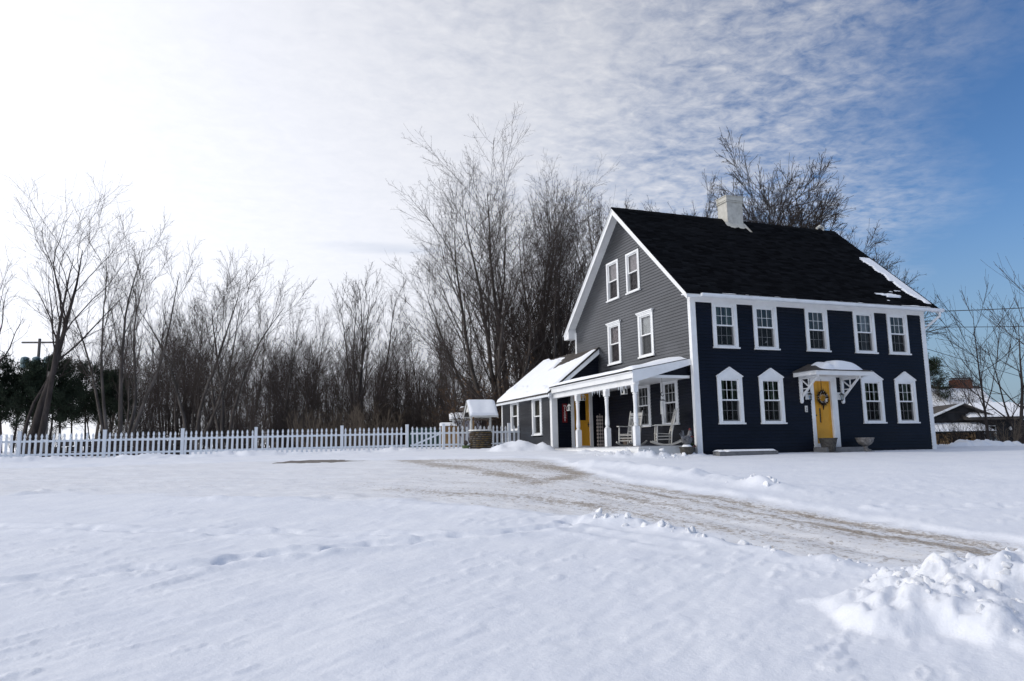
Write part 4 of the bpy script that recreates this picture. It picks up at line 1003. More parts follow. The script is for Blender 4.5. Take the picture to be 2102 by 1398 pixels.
# ------------------------------------------------------------------ wishing well
wz0 = .30
wl = thing('wishing_well', 'round stone wishing well with a snow covered gable roof', 'well', (-1.40, 32.2, wz0), .34)
sm = [MB() for _ in range(5)]; random.seed(4); stone_mes = []
stone_mats = [material('field_stone_%s' % n_, c_, .95, .15, .35, 18, .6, 30) for n_, c_ in (('tan', (.16, .115, .055)), ('brown', (.10, .07, .038)), ('grey', (.15, .13, .105)))]
for k in range(6):
    me = MB().lathe([(.62, -.5), (.95, -.25), (1, .05), (.9, .33), (.55, .5)], 7).mesh('stone')
    for v in me.vertices: v.co = Vector((v.co.x * random.uniform(.85, 1.12), v.co.y * random.uniform(.85, 1.12), v.co.z * random.uniform(.85, 1.1)))
    me.materials.append(stone_mats[k % 3]); stone_mes.append(me)
obj('well_core', MB().lathe([(.44, -.3), (.44, .74)], 24), material('mortar', (.08, .07, .06), .95, .1, .3, 10), wl)
for r_ in range(9):
    n = random.choice((15, 16, 17)); off = random.random()
    for k in range(n):
        a = (k + off + random.uniform(-.12, .12)) / n * 2 * math.pi
        if math.sin(a) > .45: continue
        o = link('stone', random.choice(stone_mes), None, wl, (.45 * math.cos(a), .45 * math.sin(a), .03 + r_ * .082), a)
        o.scale = (.05, random.uniform(.07, .10), .04 * random.uniform(.85, 1.15))
obj('rim', MB().lathe([(.52, .76), (.52, .82), (.36, .82), (.36, .76)], 20), white_old, wl)
for y in (0,):
    for x in (-.42, .43): obj('post', MB().box(x - .04, x + .04, -.04, .04, .74, 1.75), white_old, wl)
obj('brace', MB().box(-.30, -.24, .10, .16, .80, 1.48), tanwood, wl)
obj('windlass', MB().tube([(-.55, 0, 1.25), (.55, 0, 1.25)], .035, 8), oldwood, wl)
for s in (-1, 1):
    m = MB(); 
    m.prism([(0, 2.02), (s * .50, 1.40), (s * .50, 1.365), (0, 1.985)], -.60, .60, 'x')
    obj('roof_panel', m, shingle_brown, wl)
    for x in (-.62, .60): obj('barge_board', MB().prism([(0, 2.0), (s * .53, 1.36), (s * .53, 1.29), (0, 1.92)], x, x + .025, 'x'), white_old, wl)
    obj('eave_board', MB().box(-.60, .60, s * .5 - .012, s * .5 + .012, 1.33, 1.40), white_old, wl)
    sh = lambda p, q: .11 * sst(p, -.1, .12) * sst(1.24 - p, -.1, .12) * sst(q, -.06, .09) + .012 * fbm(p * 3, q * 3, 2, 5)
    snow_sheet('snow_cover', (-.62, s * .53, 1.37), (1, 0, 0), (0, -s * .50, .62), 1.24, .84, .04, sh, parent=wl)
obj('gable_board', MB().prism([(-.36, 1.56), (.36, 1.56), (0, 1.97)], -.56, -.545, 'x').prism([(-.36, 1.56), (.36, 1.56), (0, 1.97)], .545, .56, 'x'), white_old, wl)
gp = thing('glazed_pot', 'green pot with a dark plant at the left foot of the stone well', 'plant pot', (-2.02, 31.95, .32), 0)
obj('pot', MB().lathe([(.12, -.15), (.13, .0), (.17, .15), (.02, .15)], 14), mossy, gp)
obj('plant', MB().lathe([(.03, .14), (.10, .22), (.08, .32), (.02, .36)], 9), darkbark, gp)

# ------------------------------------------------------------------ yard behind the gate
sh_ = thing('shed', 'small white garden shed with a snowy roof behind the well', 'shed', (-2.55, 41.5, .45), .1)
obj('wall', MB().box(-.75, .75, 0, 1.6, -.2, 1.52), lavwall, sh_)
obj('corner_post', MB().box(-.80, -.70, -.25, -.15, -.2, 1.5).box(-.35, -.27, -.25, -.15, -.2, 1.5).box(.70, .8, -.25, -.15, -.2, 1.5), white, sh_)
obj('roof', MB().prism([(-.45, 1.50), (1.8, 1.85), (1.8, 1.78), (-.45, 1.43)], -.95, .95, 'x'), white_old, sh_)
snow_sheet('snow_cover', (-.95, -.45, 1.5), (1, 0, 0), (0, 1, .155), 1.9, 2.25, .1, lambda p, q: .14 * sst(p, -.1, .15) * sst(1.9 - p, -.1, .15) * sst(q, -.1, .15), parent=sh_)
ar = thing('garden_arbor', 'weathered wooden arbor with a snowy top beside the stone well', 'arbor', (-2.05, 34.6, .40), .15)
for x in (-.22, .10): obj('post', MB().box(x - .045, x + .045, -.045, .045, -.3, 1.75), oldwood, ar)
obj('beam', MB().box(-.40, .40, -.06, .06, 1.66, 1.76).box(-.28, -.20, -.5, .5, 1.76, 1.82), oldwood, ar)
snow_sheet('snow_cover', (-.40, -.07, 1.76), (1, 0, 0), (0, 1, 0), .80, .15, .03, lambda p, q: .10 * sst(p, -.05, .1) * sst(.80 - p, -.05, .1) * sst(q, -.06, .05) * sst(.15 - q, -.06, .05), parent=ar)
wr_ = thing('wood_rack', 'open tan timber frame with snow on its top behind the gate', 'timber frame', (-3.45, 41.0, .42), .1)
for x, y in ((-.4, 0), (.35, 0), (-.4, .6), (.35, .6)): obj('post', MB().box(x - .05, x + .05, y - .05, y + .05, -.2, 1.15), tanwood, wr_)
obj('top', MB().prism([(-.1, 1.15), (.75, 1.32), (.75, 1.27), (-.1, 1.10)], -.55, .5, 'x'), tanwood, wr_)
obj('back_panel', MB().box(-.4, .35, .62, .66, .0, 1.1), tanwood, wr_)
snow_sheet('snow_cover', (-.55, -.1, 1.15), (1, 0, 0), (0, 1, .2), 1.05, .85, .06, lambda p, q: .09 * sst(p, -.1, .12) * sst(1.05 - p, -.1, .12) * sst(q, -.1, .12), parent=wr_)
tp = thing('covered_trailer', 'dark green tarpaulin covered load standing behind the gate', 'covered load', (-5.0, 43.0, .5), .1)
obj('tarpaulin', MB().prism([(-1.0, .0), (-1.05, .6), (-.8, .95), (-.2, 1.1), (.5, 1.05), (.95, .8), (1.0, 0)], 0, 1.2, 'y'), tarp, tp)
snow_sheet('snow_cover', (-.7, 0.0, 1.02), (1, 0, 0), (0, 1, 0), 1.3, 1.2, .08, lambda p, q: .12 * sst(p, -.1, .3) * sst(1.3 - p, -.1, .3), parent=tp)
lp = thing('log_pile', 'low pile of dark logs capped with snow behind the left fence', 'log pile', (-16.2, 31.3, .25), .28)
random.seed(6)
for k in range(26):
    r_ = k // 9; x = -2.6 + (k % 9) * .62 + r_ * .3; obj('log', MB().tube([(x - .28, 0, .14 + r_ * .2), (x + .28, random.uniform(-.1, .1), .14 + r_ * .2 + random.uniform(-.03, .03))], [.11, .10], 7), darkbark, lp)
snow_sheet('snow_cover', (-2.9, -.14, .64), (1, 0, 0), (0, 1, 0), 5.9, .3, .05, lambda p, q: (.07 + .03 * fbm(p * 2, q, 2, 4)) * sst(q, -.06, .1) * sst(.3 - q, -.06, .1), parent=lp)

# ------------------------------------------------------------------ trees
def norm(a): return a / np.maximum(np.linalg.norm(a, axis=-1, keepdims=True), 1e-9)
class Tree:
    def __init__(s, seed): s.r = np.random.default_rng(seed); s.parts = {}
    def grow(s, pos, dr, ln, S, wig, trop):
        pts = [pos]; d = norm(dr); dirs = [d]
        for k in range(S):
            d = norm(d + wig * s.r.normal(size=d.shape) + trop * np.array((0, 0, 1.))); pos = pos + d * (ln / S)[:, None]; pts.append(pos); dirs.append(d)
        return np.stack(pts, 1), np.stack(dirs, 1)
    def kids(s, pts, dirs, rad, ln, n, t0, t1, ang, lr, rr, shrink=.5, jit=.25, flat=0.):
        N, S1, _ = pts.shape; S = S1 - 1
        t = t0 + (t1 - t0) * (np.arange(n)[None] + s.r.random((N, n))) / n
        f = np.clip(t * S, 0, S - 1e-6); i = f.astype(int); q = (f - i)[..., None]; rows = np.arange(N)[:, None]
        p = pts[rows, i] * (1 - q) + pts[rows, i + 1] * q; ax = dirs[rows, i + 1]; rp = rad[rows, i] * (1 - q[..., 0]) + rad[rows, i + 1] * q[..., 0]
        ref = np.where(np.abs(ax[..., :1]) < .9, np.array((1., 0, 0)), np.array((0, 1., 0)))
        n1 = norm(np.cross(ax, ref)); n2 = np.cross(ax, n1)
        ph = 2.4 * np.arange(n)[None] + s.r.random((N, 1)) * 6.28 + s.r.normal(size=(N, n)) * .5
        a = ang * (1 + jit * s.r.normal(size=(N, n)))
        d = np.cos(a)[..., None] * ax + np.sin(a)[..., None] * (np.cos(ph)[..., None] * n1 + np.sin(ph)[..., None] * n2)
        if flat: d[..., 2] *= (1 - flat)
        L = ln[:, None] * lr * (1 - shrink * t) * s.r.uniform(.65, 1.25, size=(N, n))
        r0 = np.minimum(rp * rr, rp * .95)
        return p.reshape(-1, 3), d.reshape(-1, 3), L.ravel(), r0.ravel()
    def tubes(s, key, pts, rad, sides):
        N, S1, _ = pts.shape
        tan = norm(np.gradient(pts, axis=1)); t0 = tan[:, :1]
        ref = np.where(np.abs(t0[..., :1]) < .8, np.array((1., 0, 0)), np.array((0, 1., 0)))
        n1 = norm(np.cross(tan, ref)); n2 = np.cross(tan, n1)
        a = np.arange(sides) * 2 * math.pi / sides
        ring = pts[:, :, None] + rad[:, :, None, None] * (np.cos(a)[:, None] * n1[:, :, None] + np.sin(a)[:, None] * n2[:, :, None])
        V = ring.reshape(-1, 3); idx = np.arange(N * S1 * sides).reshape(N, S1, sides)
        A = idx[:, :-1]; B = idx[:, 1:]
        F = np.stack([A, np.roll(A, -1, 2), np.roll(B, -1, 2), B], -1).reshape(-1, 4)
        s.parts.setdefault(key, []).append((V, F))
    def level(s, key, st, S, wig, trop, sides, tip=.25, rmin=.004):
        pos, dr, ln, r0 = st; pts, dirs = s.grow(pos, dr, ln, S, wig, trop)
        rad = np.maximum(r0[:, None] * np.linspace(1, tip, S + 1)[None], rmin)
        s.tubes(key, pts, rad, sides); return pts, dirs, rad, ln
    def mesh(s, key, mat):
        Vs, Fs, o = [], [], 0
        for V, F in s.parts[key]: Vs.append(V); Fs.append(F + o); o += len(V)
        return mesh_np(key, np.vstack(Vs), np.vstack(Fs), mat, False)


def stems(spec):
    """list of (x, y, lean x, lean y, length, radius)"""
    a = np.array(spec, float)
    return np.stack([a[:, 0], a[:, 1], np.full(len(a), -.3)], 1), norm(np.stack([a[:, 2], a[:, 3], np.ones(len(a))], 1)), a[:, 4], a[:, 5] * .74


def bare_tree(seed, st, l1=(12, .28, .97, .62, .55, .45), l2=(7, .2, 1.0, .65, .45, .5), l3=(6, .15, 1., .7, .5, .6), l4=2, wig0=.05, trop=(.04, .06, .05, .03), twr=.007, mats=(bark, twig), skirt=0):
    t_ = Tree(seed)
    p0 = t_.level('trunk', st, 12, wig0, trop[0] * .35, 9, .09, .012)
    # the root flare and the main limbs belong to the trunk mesh
    k1 = t_.kids(p0[0], p0[1], p0[2], p0[3], l1[0], l1[1], l1[2], l1[3], l1[4], l1[5], .45)
    p1 = t_.level('trunk', k1, 8, wig0 * 1.7, trop[1] * .7, 6, .16, .010)
    k2 = t_.kids(p1[0], p1[1], p1[2], p1[3], l2[0], l2[1], l2[2], l2[3], l2[4], l2[5], .4)
    p2 = t_.level('crown', k2, 6, wig0 * 1.6, trop[2] * 1.1, 4, .28, twr)
    k3 = t_.kids(p2[0], p2[1], p2[2], p2[3], l3[0], l3[1], l3[2], l3[3] * 1.1, l3[4] * .85, l3[5], .4)
    p3 = t_.level('crown', k3, 4, wig0 * 1.6, trop[3], 3, .45, twr * .75)
    if l4:
        k4 = t_.kids(p3[0], p3[1], p3[2], p3[3], l4, .1, .9, .75, .36, .8, .3)
        t_.level('crown', k4, 3, wig0 * 1.5, trop[3], 3, .5, twr * .6)
    # fine shoots straight off the limbs
    k5 = t_.kids(p1[0], p1[1], p1[2], p1[3], 5, .1, .95, .28, .6, .25, .3)
    t_.level('crown', k5, 4, wig0 * 1.6, trop[3] * 2, 3, .4, twr * .7)
    return t_.mesh('trunk', mats[0]), t_.mesh('crown', mats[1]), t_


def tree(name, label, cat, meshes, x, y, rz=0., s=1., sz=None, group=None, z=None):
    r = thing(name, label, cat, (x, y, float(T(x, y)) if z is None else z), rz, group); r.scale = (s, s, sz or s)
    link('trunk', meshes[0], None, r); link('crown', meshes[1], None, r)
    return r


# A: the great many-stemmed maple behind the wing
A1 = bare_tree(11, stems([(0, 0, -.10, 0, 19.5, .30), (.5, .3, .05, .05, 20.5, .34), (-.5, -.1, -.27, -.05, 18.0, .27), (.9, 0, .20, -.05, 17.5, .26), (.1, -.4, -.17, .2, 19, .25), (-.9, .2, -.45, .1, 14.0, .20), (.9, .5, .34, -.1, 15, .2)]),
               l1=(19, .14, .97, .44, .52, .42), l2=(9, .2, 1., .58, .45, .5), l3=(7, .15, 1., .6, .5, .6), l4=2, wig0=.045, trop=(.02, .035, .03, .02))
tree('maple_tree', 'tall many stemmed bare maple rising behind the grey wing roof', 'tree', A1, -.6, 44, 0, .84, .73)
A2 = bare_tree(12, stems([(0, 0, .10, 0, 15.5, .26), (.6, .3, .28, .1, 14.5, .20), (-.5, 0, -.12, -.1, 14.5, .20), (1.2, 0, .42, .0, 12.5, .16)]),
               l1=(15, .2, .97, .5, .45, .42), l2=(9, .2, 1., .6, .5, .5), l3=(7, .15, 1., .65, .5, .6), l4=2, wig0=.05, trop=(.05, .08, .05, .03))
tree('maple_tree', 'second tall bare maple between the great one and the gable', 'tree', A1, 1.6, 46.5, 2.2, .72)
tree('bare_tree', 'broad bare tree directly left of the house gable', 'tree', A2, 2.9, 43, .4, .84)
A3 = bare_tree(13, stems([(0, 0, -.06, 0, 9.0, .27), (.2, .2, .12, 0, 11.5, .22)]), l1=(11, .2, .97, .55, .6, .4), l2=(8, .2, 1., .65, .55, .5), l3=(6, .15, 1., .7, .6, .6), l4=1, wig0=.08, trop=(.03, .05, .03, .02))
tree('bare_tree', 'crooked pale trunked tree right behind the stone well', 'tree', A3, -.4, 39.5, 1.1, .95)
# B: left foreground pair
B1 = bare_tree(21, stems([(0, 0, .03, 0, 14.8, .38), (.35, 0, .19, .05, 13.6, .30), (-.3, .1, -.03, .1, 9.5, .18)]), l1=(8, .42, .97, .42, .62, .45), l2=(7, .25, 1., .55, .55, .5), l3=(6, .2, 1., .55, .6, .6), l4=1, wig0=.075, trop=(.03, .09, .04, .02), mats=(darkbark, twig))
tree('bare_tree', 'big forked dark tree standing behind the left end of the fence', 'tree', B1, -25.6, 40, 0, .86, .79)
B0 = bare_tree(22, stems([(0, 0, .10, 0, 11.0, .26)]), l1=(7, .4, .97, .45, .5, .5), l2=(6, .25, 1., .6, .55, .5), l3=(5, .2, 1., .6, .6, .6), l4=1, wig0=.08, trop=(.03, .08, .03, .02), mats=(darkbark, twig))
tree('bare_tree', 'slim leaning tree at the far left edge of the yard', 'tree', B0, -27.4, 39, .2, .92)
B2 = bare_tree(23, stems([(0, 0, .02, 0, 13.6, .22), (-.4, .2, -.26, 0, 11.5, .18), (.4, 0, .30, .0, 12.5, .20), (.1, .3, .14, .2, 13.0, .18), (-.3, -.2, -.13, -.2, 12.8, .17)]), l1=(9, .3, .97, .42, .42, .42), l2=(7, .2, 1., .55, .45, .5), l3=(6, .15, 1., .6, .5, .6), l4=1, wig0=.05, trop=(.05, .10, .05, .03))
tree('bare_tree', 'fan shaped tree of five grey stems right of the pines', 'tree', B2, -22.9, 44, 0, .90)
B3 = bare_tree(24, stems([(0, 0, -.16, 0, 11.0, .19), (.3, .2, .15, 0, 12.0, .20), (.6, 0, .42, .0, 11.0, .17)]), l1=(9, .32, .97, .45, .5, .42), l2=(7, .2, 1., .6, .5, .5), l3=(6, .15, 1., .6, .55, .6), l4=1, wig0=.06, trop=(.04, .10, .05, .03))
tree('bare_tree', 'spreading three stemmed tree in the middle of the wood edge', 'tree', B3, -20.6, 48, 0, .93)
B3b = tree('bare_tree', 'right leaning tree whose branches top the wood left of the gap', 'tree', B3, -18.0, 48, 2.6, .92)
B6 = bare_tree(25, stems([(0, 0, -.05, 0, 12.0, .19), (.3, 0, .06, .1, 12.3, .20), (-.2, .2, -.18, 0, 11.4, .16), (.5, .2, .2, 0, 11.6, .16), (0, -.3, .0, -.2, 11.5, .15)]), l1=(11, .3, .97, .4, .36, .42), l2=(8, .2, 1., .5, .42, .5), l3=(6, .15, 1., .55, .5, .6), l4=1, wig0=.04, trop=(.05, .10, .06, .03))
tree('bare_tree', 'tall rounded tree standing clear above the wood in the middle', 'tree', B6, -10.7, 52, 0, .93)
# C: behind the house and at the right edge
C1 = bare_tree(31, stems([(0, 0, .0, 0, 11.0, .50), (.3, .2, .10, .05, 10.0, .40)]), l1=(17, .56, 1.0, .86, .52, .5), l2=(11, .2, 1., .5, .52, .55), l3=(8, .15, 1., .55, .6, .65), l4=2, wig0=.045, trop=(.02, .035, .02, .01), twr=.012, mats=(darkbark, darkbark))
tree('bare_tree', 'wide bare crown rising behind the roof right of the chimney', 'tree', C1, 17.1, 48, 0, 1.15, 1.38)
tree('bare_tree', 'rounded bare crown above the right half of the roof ridge', 'tree', C1, 18.6, 49, 2.9, 1.15, 1.30)
tree('bare_tree', 'sparse bare crown showing behind the roof left of the chimney', 'tree', C1, 12.2, 50, 2.1, .85, 1.21)
tree('bare_tree', 'low bare crown spreading behind the right slope of the roof', 'tree', C1, 21.4, 47, 4.0, .90, .96)
tree('bare_tree', 'faint bare treetop just behind the gable peak', 'tree', B6, 8.4, 66, .5, 1.72)
C4 = bare_tree(34, stems([(0, 0, -.03, 0, 7.0, .10)]), l1=(13, .2, .95, .85, .55, .5), l2=(6, .15, .9, .55, .38, .5), l3=(2, .2, .8, .6, .35, .6), l4=0, wig0=.02, trop=(.02, .10, .08, .05), twr=.0075, mats=(darkbark, twig))
tree('young_tree', 'slender young tree in front of the snow roofed neighbour house', 'tree', C4, 20.7, 33.2, 0, .92, z=-.15)
C5 = bare_tree(35, stems([(0, 0, .14, 0, 5.5, .13), (.2, .1, -.25, .1, 4.8, .08)]), l1=(9, .2, .95, .85, .7, .5), l2=(7, .2, .95, .6, .45, .5), l3=(3, .2, .9, .6, .4, .6), l4=0, wig0=.035, trop=(.02, .05, .03, .02), twr=.006, mats=(darkbark, twig))
tree('apple_tree', 'tangled low tree at the right edge with long shoots', 'tree', C5, 23.0, 34.5, .3, 1.12, z=-.2)
tree('young_tree', 'tall shooting tree cut by the right edge of the picture', 'tree', C4, 25.6, 35.5, 1.8, 1.32, z=-.25)

# the wood: shared shapes, each its own tree
protos = [B2, B3, B6]
P1 = bare_tree(41, stems([(0, 0, .03, 0, 11.0, .19)]), l1=(14, .3, .97, .42, .5, .42), l2=(7, .2, 1., .6, .5, .5), l3=(5, .15, 1., .6, .6, .6), l4=1, wig0=.045, trop=(.04, .09, .05, .03))
P2 = bare_tree(42, stems([(0, 0, -.08, 0, 10.0, .13), (.3, .1, .15, 0, 9.2, .11)]), l1=(11, .25, .97, .45, .5, .42), l2=(7, .2, 1., .6, .5, .5), l3=(5, .15, 1., .6, .6, .6), l4=1, wig0=.06, trop=(.04, .08, .04, .03))
P3 = bare_tree(43, stems([(0, 0, .1, .1, 8.0, .10), (-.2, 0, -.2, 0, 7.4, .09), (.2, .2, .25, -.1, 7.0, .08)]), l1=(10, .15, .97, .5, .5, .45), l2=(7, .2, 1., .6, .55, .5), l3=(5, .15, 1., .6, .6, .6), l4=1, wig0=.07, trop=(.03, .07, .03, .02))
wood = [P1, P2, P3]
random.seed(12)
for i in range(104):
    # along the wood edge, denser towards the right
    u_ = (i + random.random()) / 104; px_ = 190 + 790 * u_ ** .85; Y_ = random.uniform(49, 84)
    x = (px_ - 1051) / 1548 * Y_
    s_ = random.uniform(.62, .90) * (.85 + .25 * (Y_ - 48) / 36)
    tree('forest_tree', 'slender bare tree in the wood edge beyond the white fence', 'tree', random.choice((P1, P1, P2, P3)), x, Y_, random.random() * 6.28, s_, s_ * random.uniform(.9, 1.08), 'bare trees of the wood edge')
for i in range(30):
    px_ = random.uniform(190, 640); Y_ = random.uniform(60, 88); x = (px_ - 1051) / 1548 * Y_
    tree('forest_tree', 'thin bare tree deep in the wood beyond the left fence', 'tree', random.choice(wood), x, Y_, random.random() * 6.28, random.uniform(.8, 1.1), None, 'bare trees deep in the wood')
for i in range(8):
    x = random.uniform(-1.5, 6.5); Y_ = random.uniform(46, 60)
    tree('forest_tree', 'bare tree in the thick stand behind the grey wing roof', 'tree', random.choice(wood + [P3]), x, Y_, random.random() * 6.28, random.uniform(.9, 1.25), None, 'bare trees behind the wing roof')
for i in range(8):
    x = random.uniform(25, 40); Y_ = random.uniform(62, 80)
    tree('forest_tree', 'bare tree far behind the neighbour house', 'tree', random.choice([P2, P3]), x, Y_, random.random() * 6.28, random.uniform(.6, .85), None, 'bare trees behind the neighbour house')


# saplings of the thicket
def sapling(seed, n, h, spread, mat, leafy=0):
    t_ = Tree(seed); r = t_.r
    a = r.random(n) * 6.28; q = r.random(n) * .8
    st = (np.stack([np.cos(a) * q, np.sin(a) * q, np.full(n, -.15)], 1), norm(np.stack([np.cos(a) * spread * r.random(n), np.sin(a) * spread * r.random(n), np.ones(n)], 1)), h * r.uniform(.55, 1.0, n), r.uniform(.022, .05, n))
    p0 = t_.level('sapling', st, 7, .07, .04, 4, .25, .007)
    k1 = t_.kids(p0[0], p0[1], p0[2], p0[3], 12, .12, .97, .6, .34, .5, .4); p1 = t_.level('sapling', k1, 4, .13, .05, 3, .4, .006)
    k2 = t_.kids(p1[0], p1[1], p1[2], p1[3], 6, .15, 1., .6, .45, .7, .3); p2 = t_.level('sapling', k2, 3, .15, .03, 3, .6, .0045)
    me = t_.mesh('sapling', mat)
    lm = None
    if leafy:
        tips = p2[0][:, 1:].reshape(-1, 3); tips = tips[r.random(len(tips)) < leafy]; N = len(tips)
        d1 = norm(r.normal(size=(N, 3))) * .055; d2 = norm(np.cross(d1, r.normal(size=(N, 3)))) * .035
        V = np.stack([tips - d1, tips - d2 * .9, tips + d1, tips + d2], 1).reshape(-1, 3); F = np.arange(4 * N).reshape(N, 4)
        lm = mesh_np('leaf', V, F, tanleaf)
    return me, lm
S1 = sapling(51, 9, 5.2, .35, twig); S2 = sapling(52, 14, 3.4, .6, darkbark); S3 = sapling(53, 10, 3.0, .9, paletwig); S4 = sapling(54, 8, 4.4, .5, twig, .18)
def put_sapling(sp, x, y, rz, s, label, group, name='sapling'):
    o = link(name, sp[0], None, None, (x, y, float(T(x, y))), rz); o.scale = (s, s, s); tag(o, label, 'sapling', group)
    if sp[1]: tag(link('leaf', sp[1], None, o), kind='stuff')
random.seed(21)
for i in range(112):
    u_ = random.random() ** .6; px_ = 250 + 760 * u_; Y_ = random.uniform(46, 62)
    if px_ < 520: Y_ += 8
    put_sapling(random.choice((S1, S1, S2, S2, S3)), (px_ - 1051) / 1548 * Y_, Y_, random.random() * 6.28, random.uniform(.7, 1.1), 'thin leafless sapling in the thicket beyond the white fence', 'saplings of the thicket')
for i in range(26):
    Y_ = random.uniform(38.5, 46); px_ = random.uniform(930, 1200)
    put_sapling(random.choice((S1, S2, S4, S4)), (px_ - 1051) / 1548 * Y_, Y_, random.random() * 6.28, random.uniform(.8, 1.2), 'brushy sapling at the foot of the tall maple', 'saplings around the maple')
for i in range(9):
    Y_ = random.uniform(43, 46); px_ = random.uniform(630, 800)
    put_sapling(S3, (px_ - 1051) / 1548 * Y_, Y_, random.random() * 6.28, random.uniform(.75, 1.0), 'pale arching dead brush in front of the wood', 'pale dead brush')
for i in range(7):
    Y_ = random.uniform(56, 66); px_ = random.uniform(20, 300)
    put_sapling(random.choice((S1, S2)), (px_ - 1051) / 1548 * Y_, Y_, random.random() * 6.28, random.uniform(.5, .8), 'thin sapling below the dark pines', 'saplings below the pines')
for i, (x, y, s_) in enumerate(((19.6, 33.6, .32), (21.9, 33.9, .45), (18.2, 33.0, .22), (23.6, 34.0, .4), (20.4, 35.5, .4), (25.2, 34.6, .45), (22.6, 36.5, .5), (18.9, 35.2, .35))):
    put_sapling((S2, S3)[i % 2], x, y, i * 1.3, s_, 'leafless twiggy bush poking out of snow by the neighbour house', 'bushes by the neighbour house', 'bush')


# pines
def pine(seed, h, bare, spread, nb=46):
    t_ = Tree(seed); r = t_.r
    p0 = t_.level('trunk', stems([(0, 0, r.normal() * .03, 0, h, .15)]), 10, .02, .03, 7, .2, .02)
    k1 = t_.kids(p0[0], p0[1], p0[2], p0[3], nb, bare, .98, 1.3, spread / h, .35, .55, .15); p1 = t_.level('trunk', k1, 5, .10, .06, 4, .3, .008)
    k2 = t_.kids(p1[0], p1[1], p1[2], p1[3], 8, .3, 1., .7, .45, .5, .3); p2 = t_.level('trunk', k2, 3, .15, .08, 3, .5, .006)
    tips = p2[0][:, 1:].reshape(-1, 3); tips = np.repeat(tips, 8, 0) + r.normal(size=(len(tips) * 8, 3)) * .10; N = len(tips)
    d1 = norm(r.normal(size=(N, 3)) + np.array((0, 0, .6))) * r.uniform(.10, .24, (N, 1)); d2 = norm(np.cross(d1, r.normal(size=(N, 3)))) * .022
    V = np.stack([tips - d2, tips + d2, tips + d1 + d2 * .4, tips + d1 - d2 * .4], 1).reshape(-1, 3)
    return t_.mesh('trunk', darkbark), mesh_np('crown', V, np.arange(4 * N).reshape(N, 4), needle)
PN1 = pine(61, 6.6, .36, 2.3, 50); PN2 = pine(62, 5.8, .42, 2.2, 44)
random.seed(31)
for i, px_ in enumerate((-15, 8, 30, 48, 84, 106, 128, 150, 178, 206, 250)):
    Y_ = random.uniform(52, 62); x = (px_ - 1051) / 1548 * Y_
    tree('pine_tree', 'dark pine in the row behind the left end of the fence', 'tree', (PN1, PN2)[i % 2], x, Y_, random.random() * 6.28, random.uniform(.80, 1.05), random.uniform(.82, 1.16), 'pines behind the left fence')
tree('pine_tree', 'small pine showing above the snowy roof beside the house corner', 'tree', PN1, 36.4, 66, 1.0, 1.20, z=-.3)

# unseen trees added across the road: something dark for front and windows to mirror
random.seed(41)
for i in range(46):
    a = R(random.uniform(88, 172)); d_ = random.uniform(44, 66); x, y = d_ * math.sin(a) + 8, d_ * math.cos(a) + 12
    k = i % 3
    tree('added_roadside_tree', ('unseen dark pine added across the road for the house front to mirror', 'unseen bare tree added across the road for the house front to mirror')[k > 1], 'tree',
         (PN1, PN2, P1)[k], x, y, random.random() * 6.28, (1.35, 1.45, .9)[k], None, ('added pines across the road', 'added bare trees across the road')[k > 1], z=-1.4)

# ------------------------------------------------------------------ poles and wires
up_ = thing('utility_pole', 'utility pole with crossarm and three grey transformers among the left trees', 'utility pole', (-35.5, 56, .5), .1)
obj('pole', MB().tube([(0, 0, -.5), (0, 0, 8.7)], [.13, .10], 10), polewood, up_)
obj('crossarm', MB().box(-1.25, 1.25, -.07, .07, 8.35, 8.47), polewood, up_)
for x in (-.75, .05, .85): obj('transformer', MB().lathe([(.05, 6.45), (.28, 6.5), (.28, 7.15), (.22, 7.25), (.05, 7.3)], 12, (x, -.38, 0)), transf, up_)
obj('bracket', MB().box(-.85, .95, -.15, -.10, 6.8, 6.9), darkmetal, up_)
sp_ = thing('wooden_pole', 'short bare wooden pole with a small green box behind the left fence', 'pole', (-26.15, 42.3, .5), 0)
obj('post', MB().tube([(0, 0, -.4), (.02, 0, 4.6)], [.14, .11], 9), polewood, sp_)
obj('meter_box', MB().box(-.22, .0, -.24, -.1, 2.2, 2.75), transf, sp_)
def wire(label, a, b_, sag, r_=.012):
    a, b_ = Vector(a), Vector(b_); pts = []
    for k in range(17):
        q = k / 16; p_ = a.lerp(b_, q); p_.z -= sag * 4 * q * (1 - q); pts.append(p_)
    return tag(obj('utility_wire', MB().tube(pts, r_, 5), darkmetal), label, 'wire')
wire('highest black service wire running from the gutter corner to the right', hw(W + .50, -.50, 5.17), (34.0, 21.0, 6.1), .5, .016)
wire('middle black wire leaving the right corner board of the house', hw(W + .03, -.02, 4.62), (34.0, 21.0, 5.0), .55, .013)
wire('lowest thin wire sloping down from the house to the right', hw(W + .03, .0, 3.78), (44.0, 52.0, 2.2), .15, .012)

# ------------------------------------------------------------------ neighbour house
nb = thing('neighbour_house', 'low dark neighbour house with snow covered roofs at the right', 'house', (33.0, 60.0, -.1), -.10)
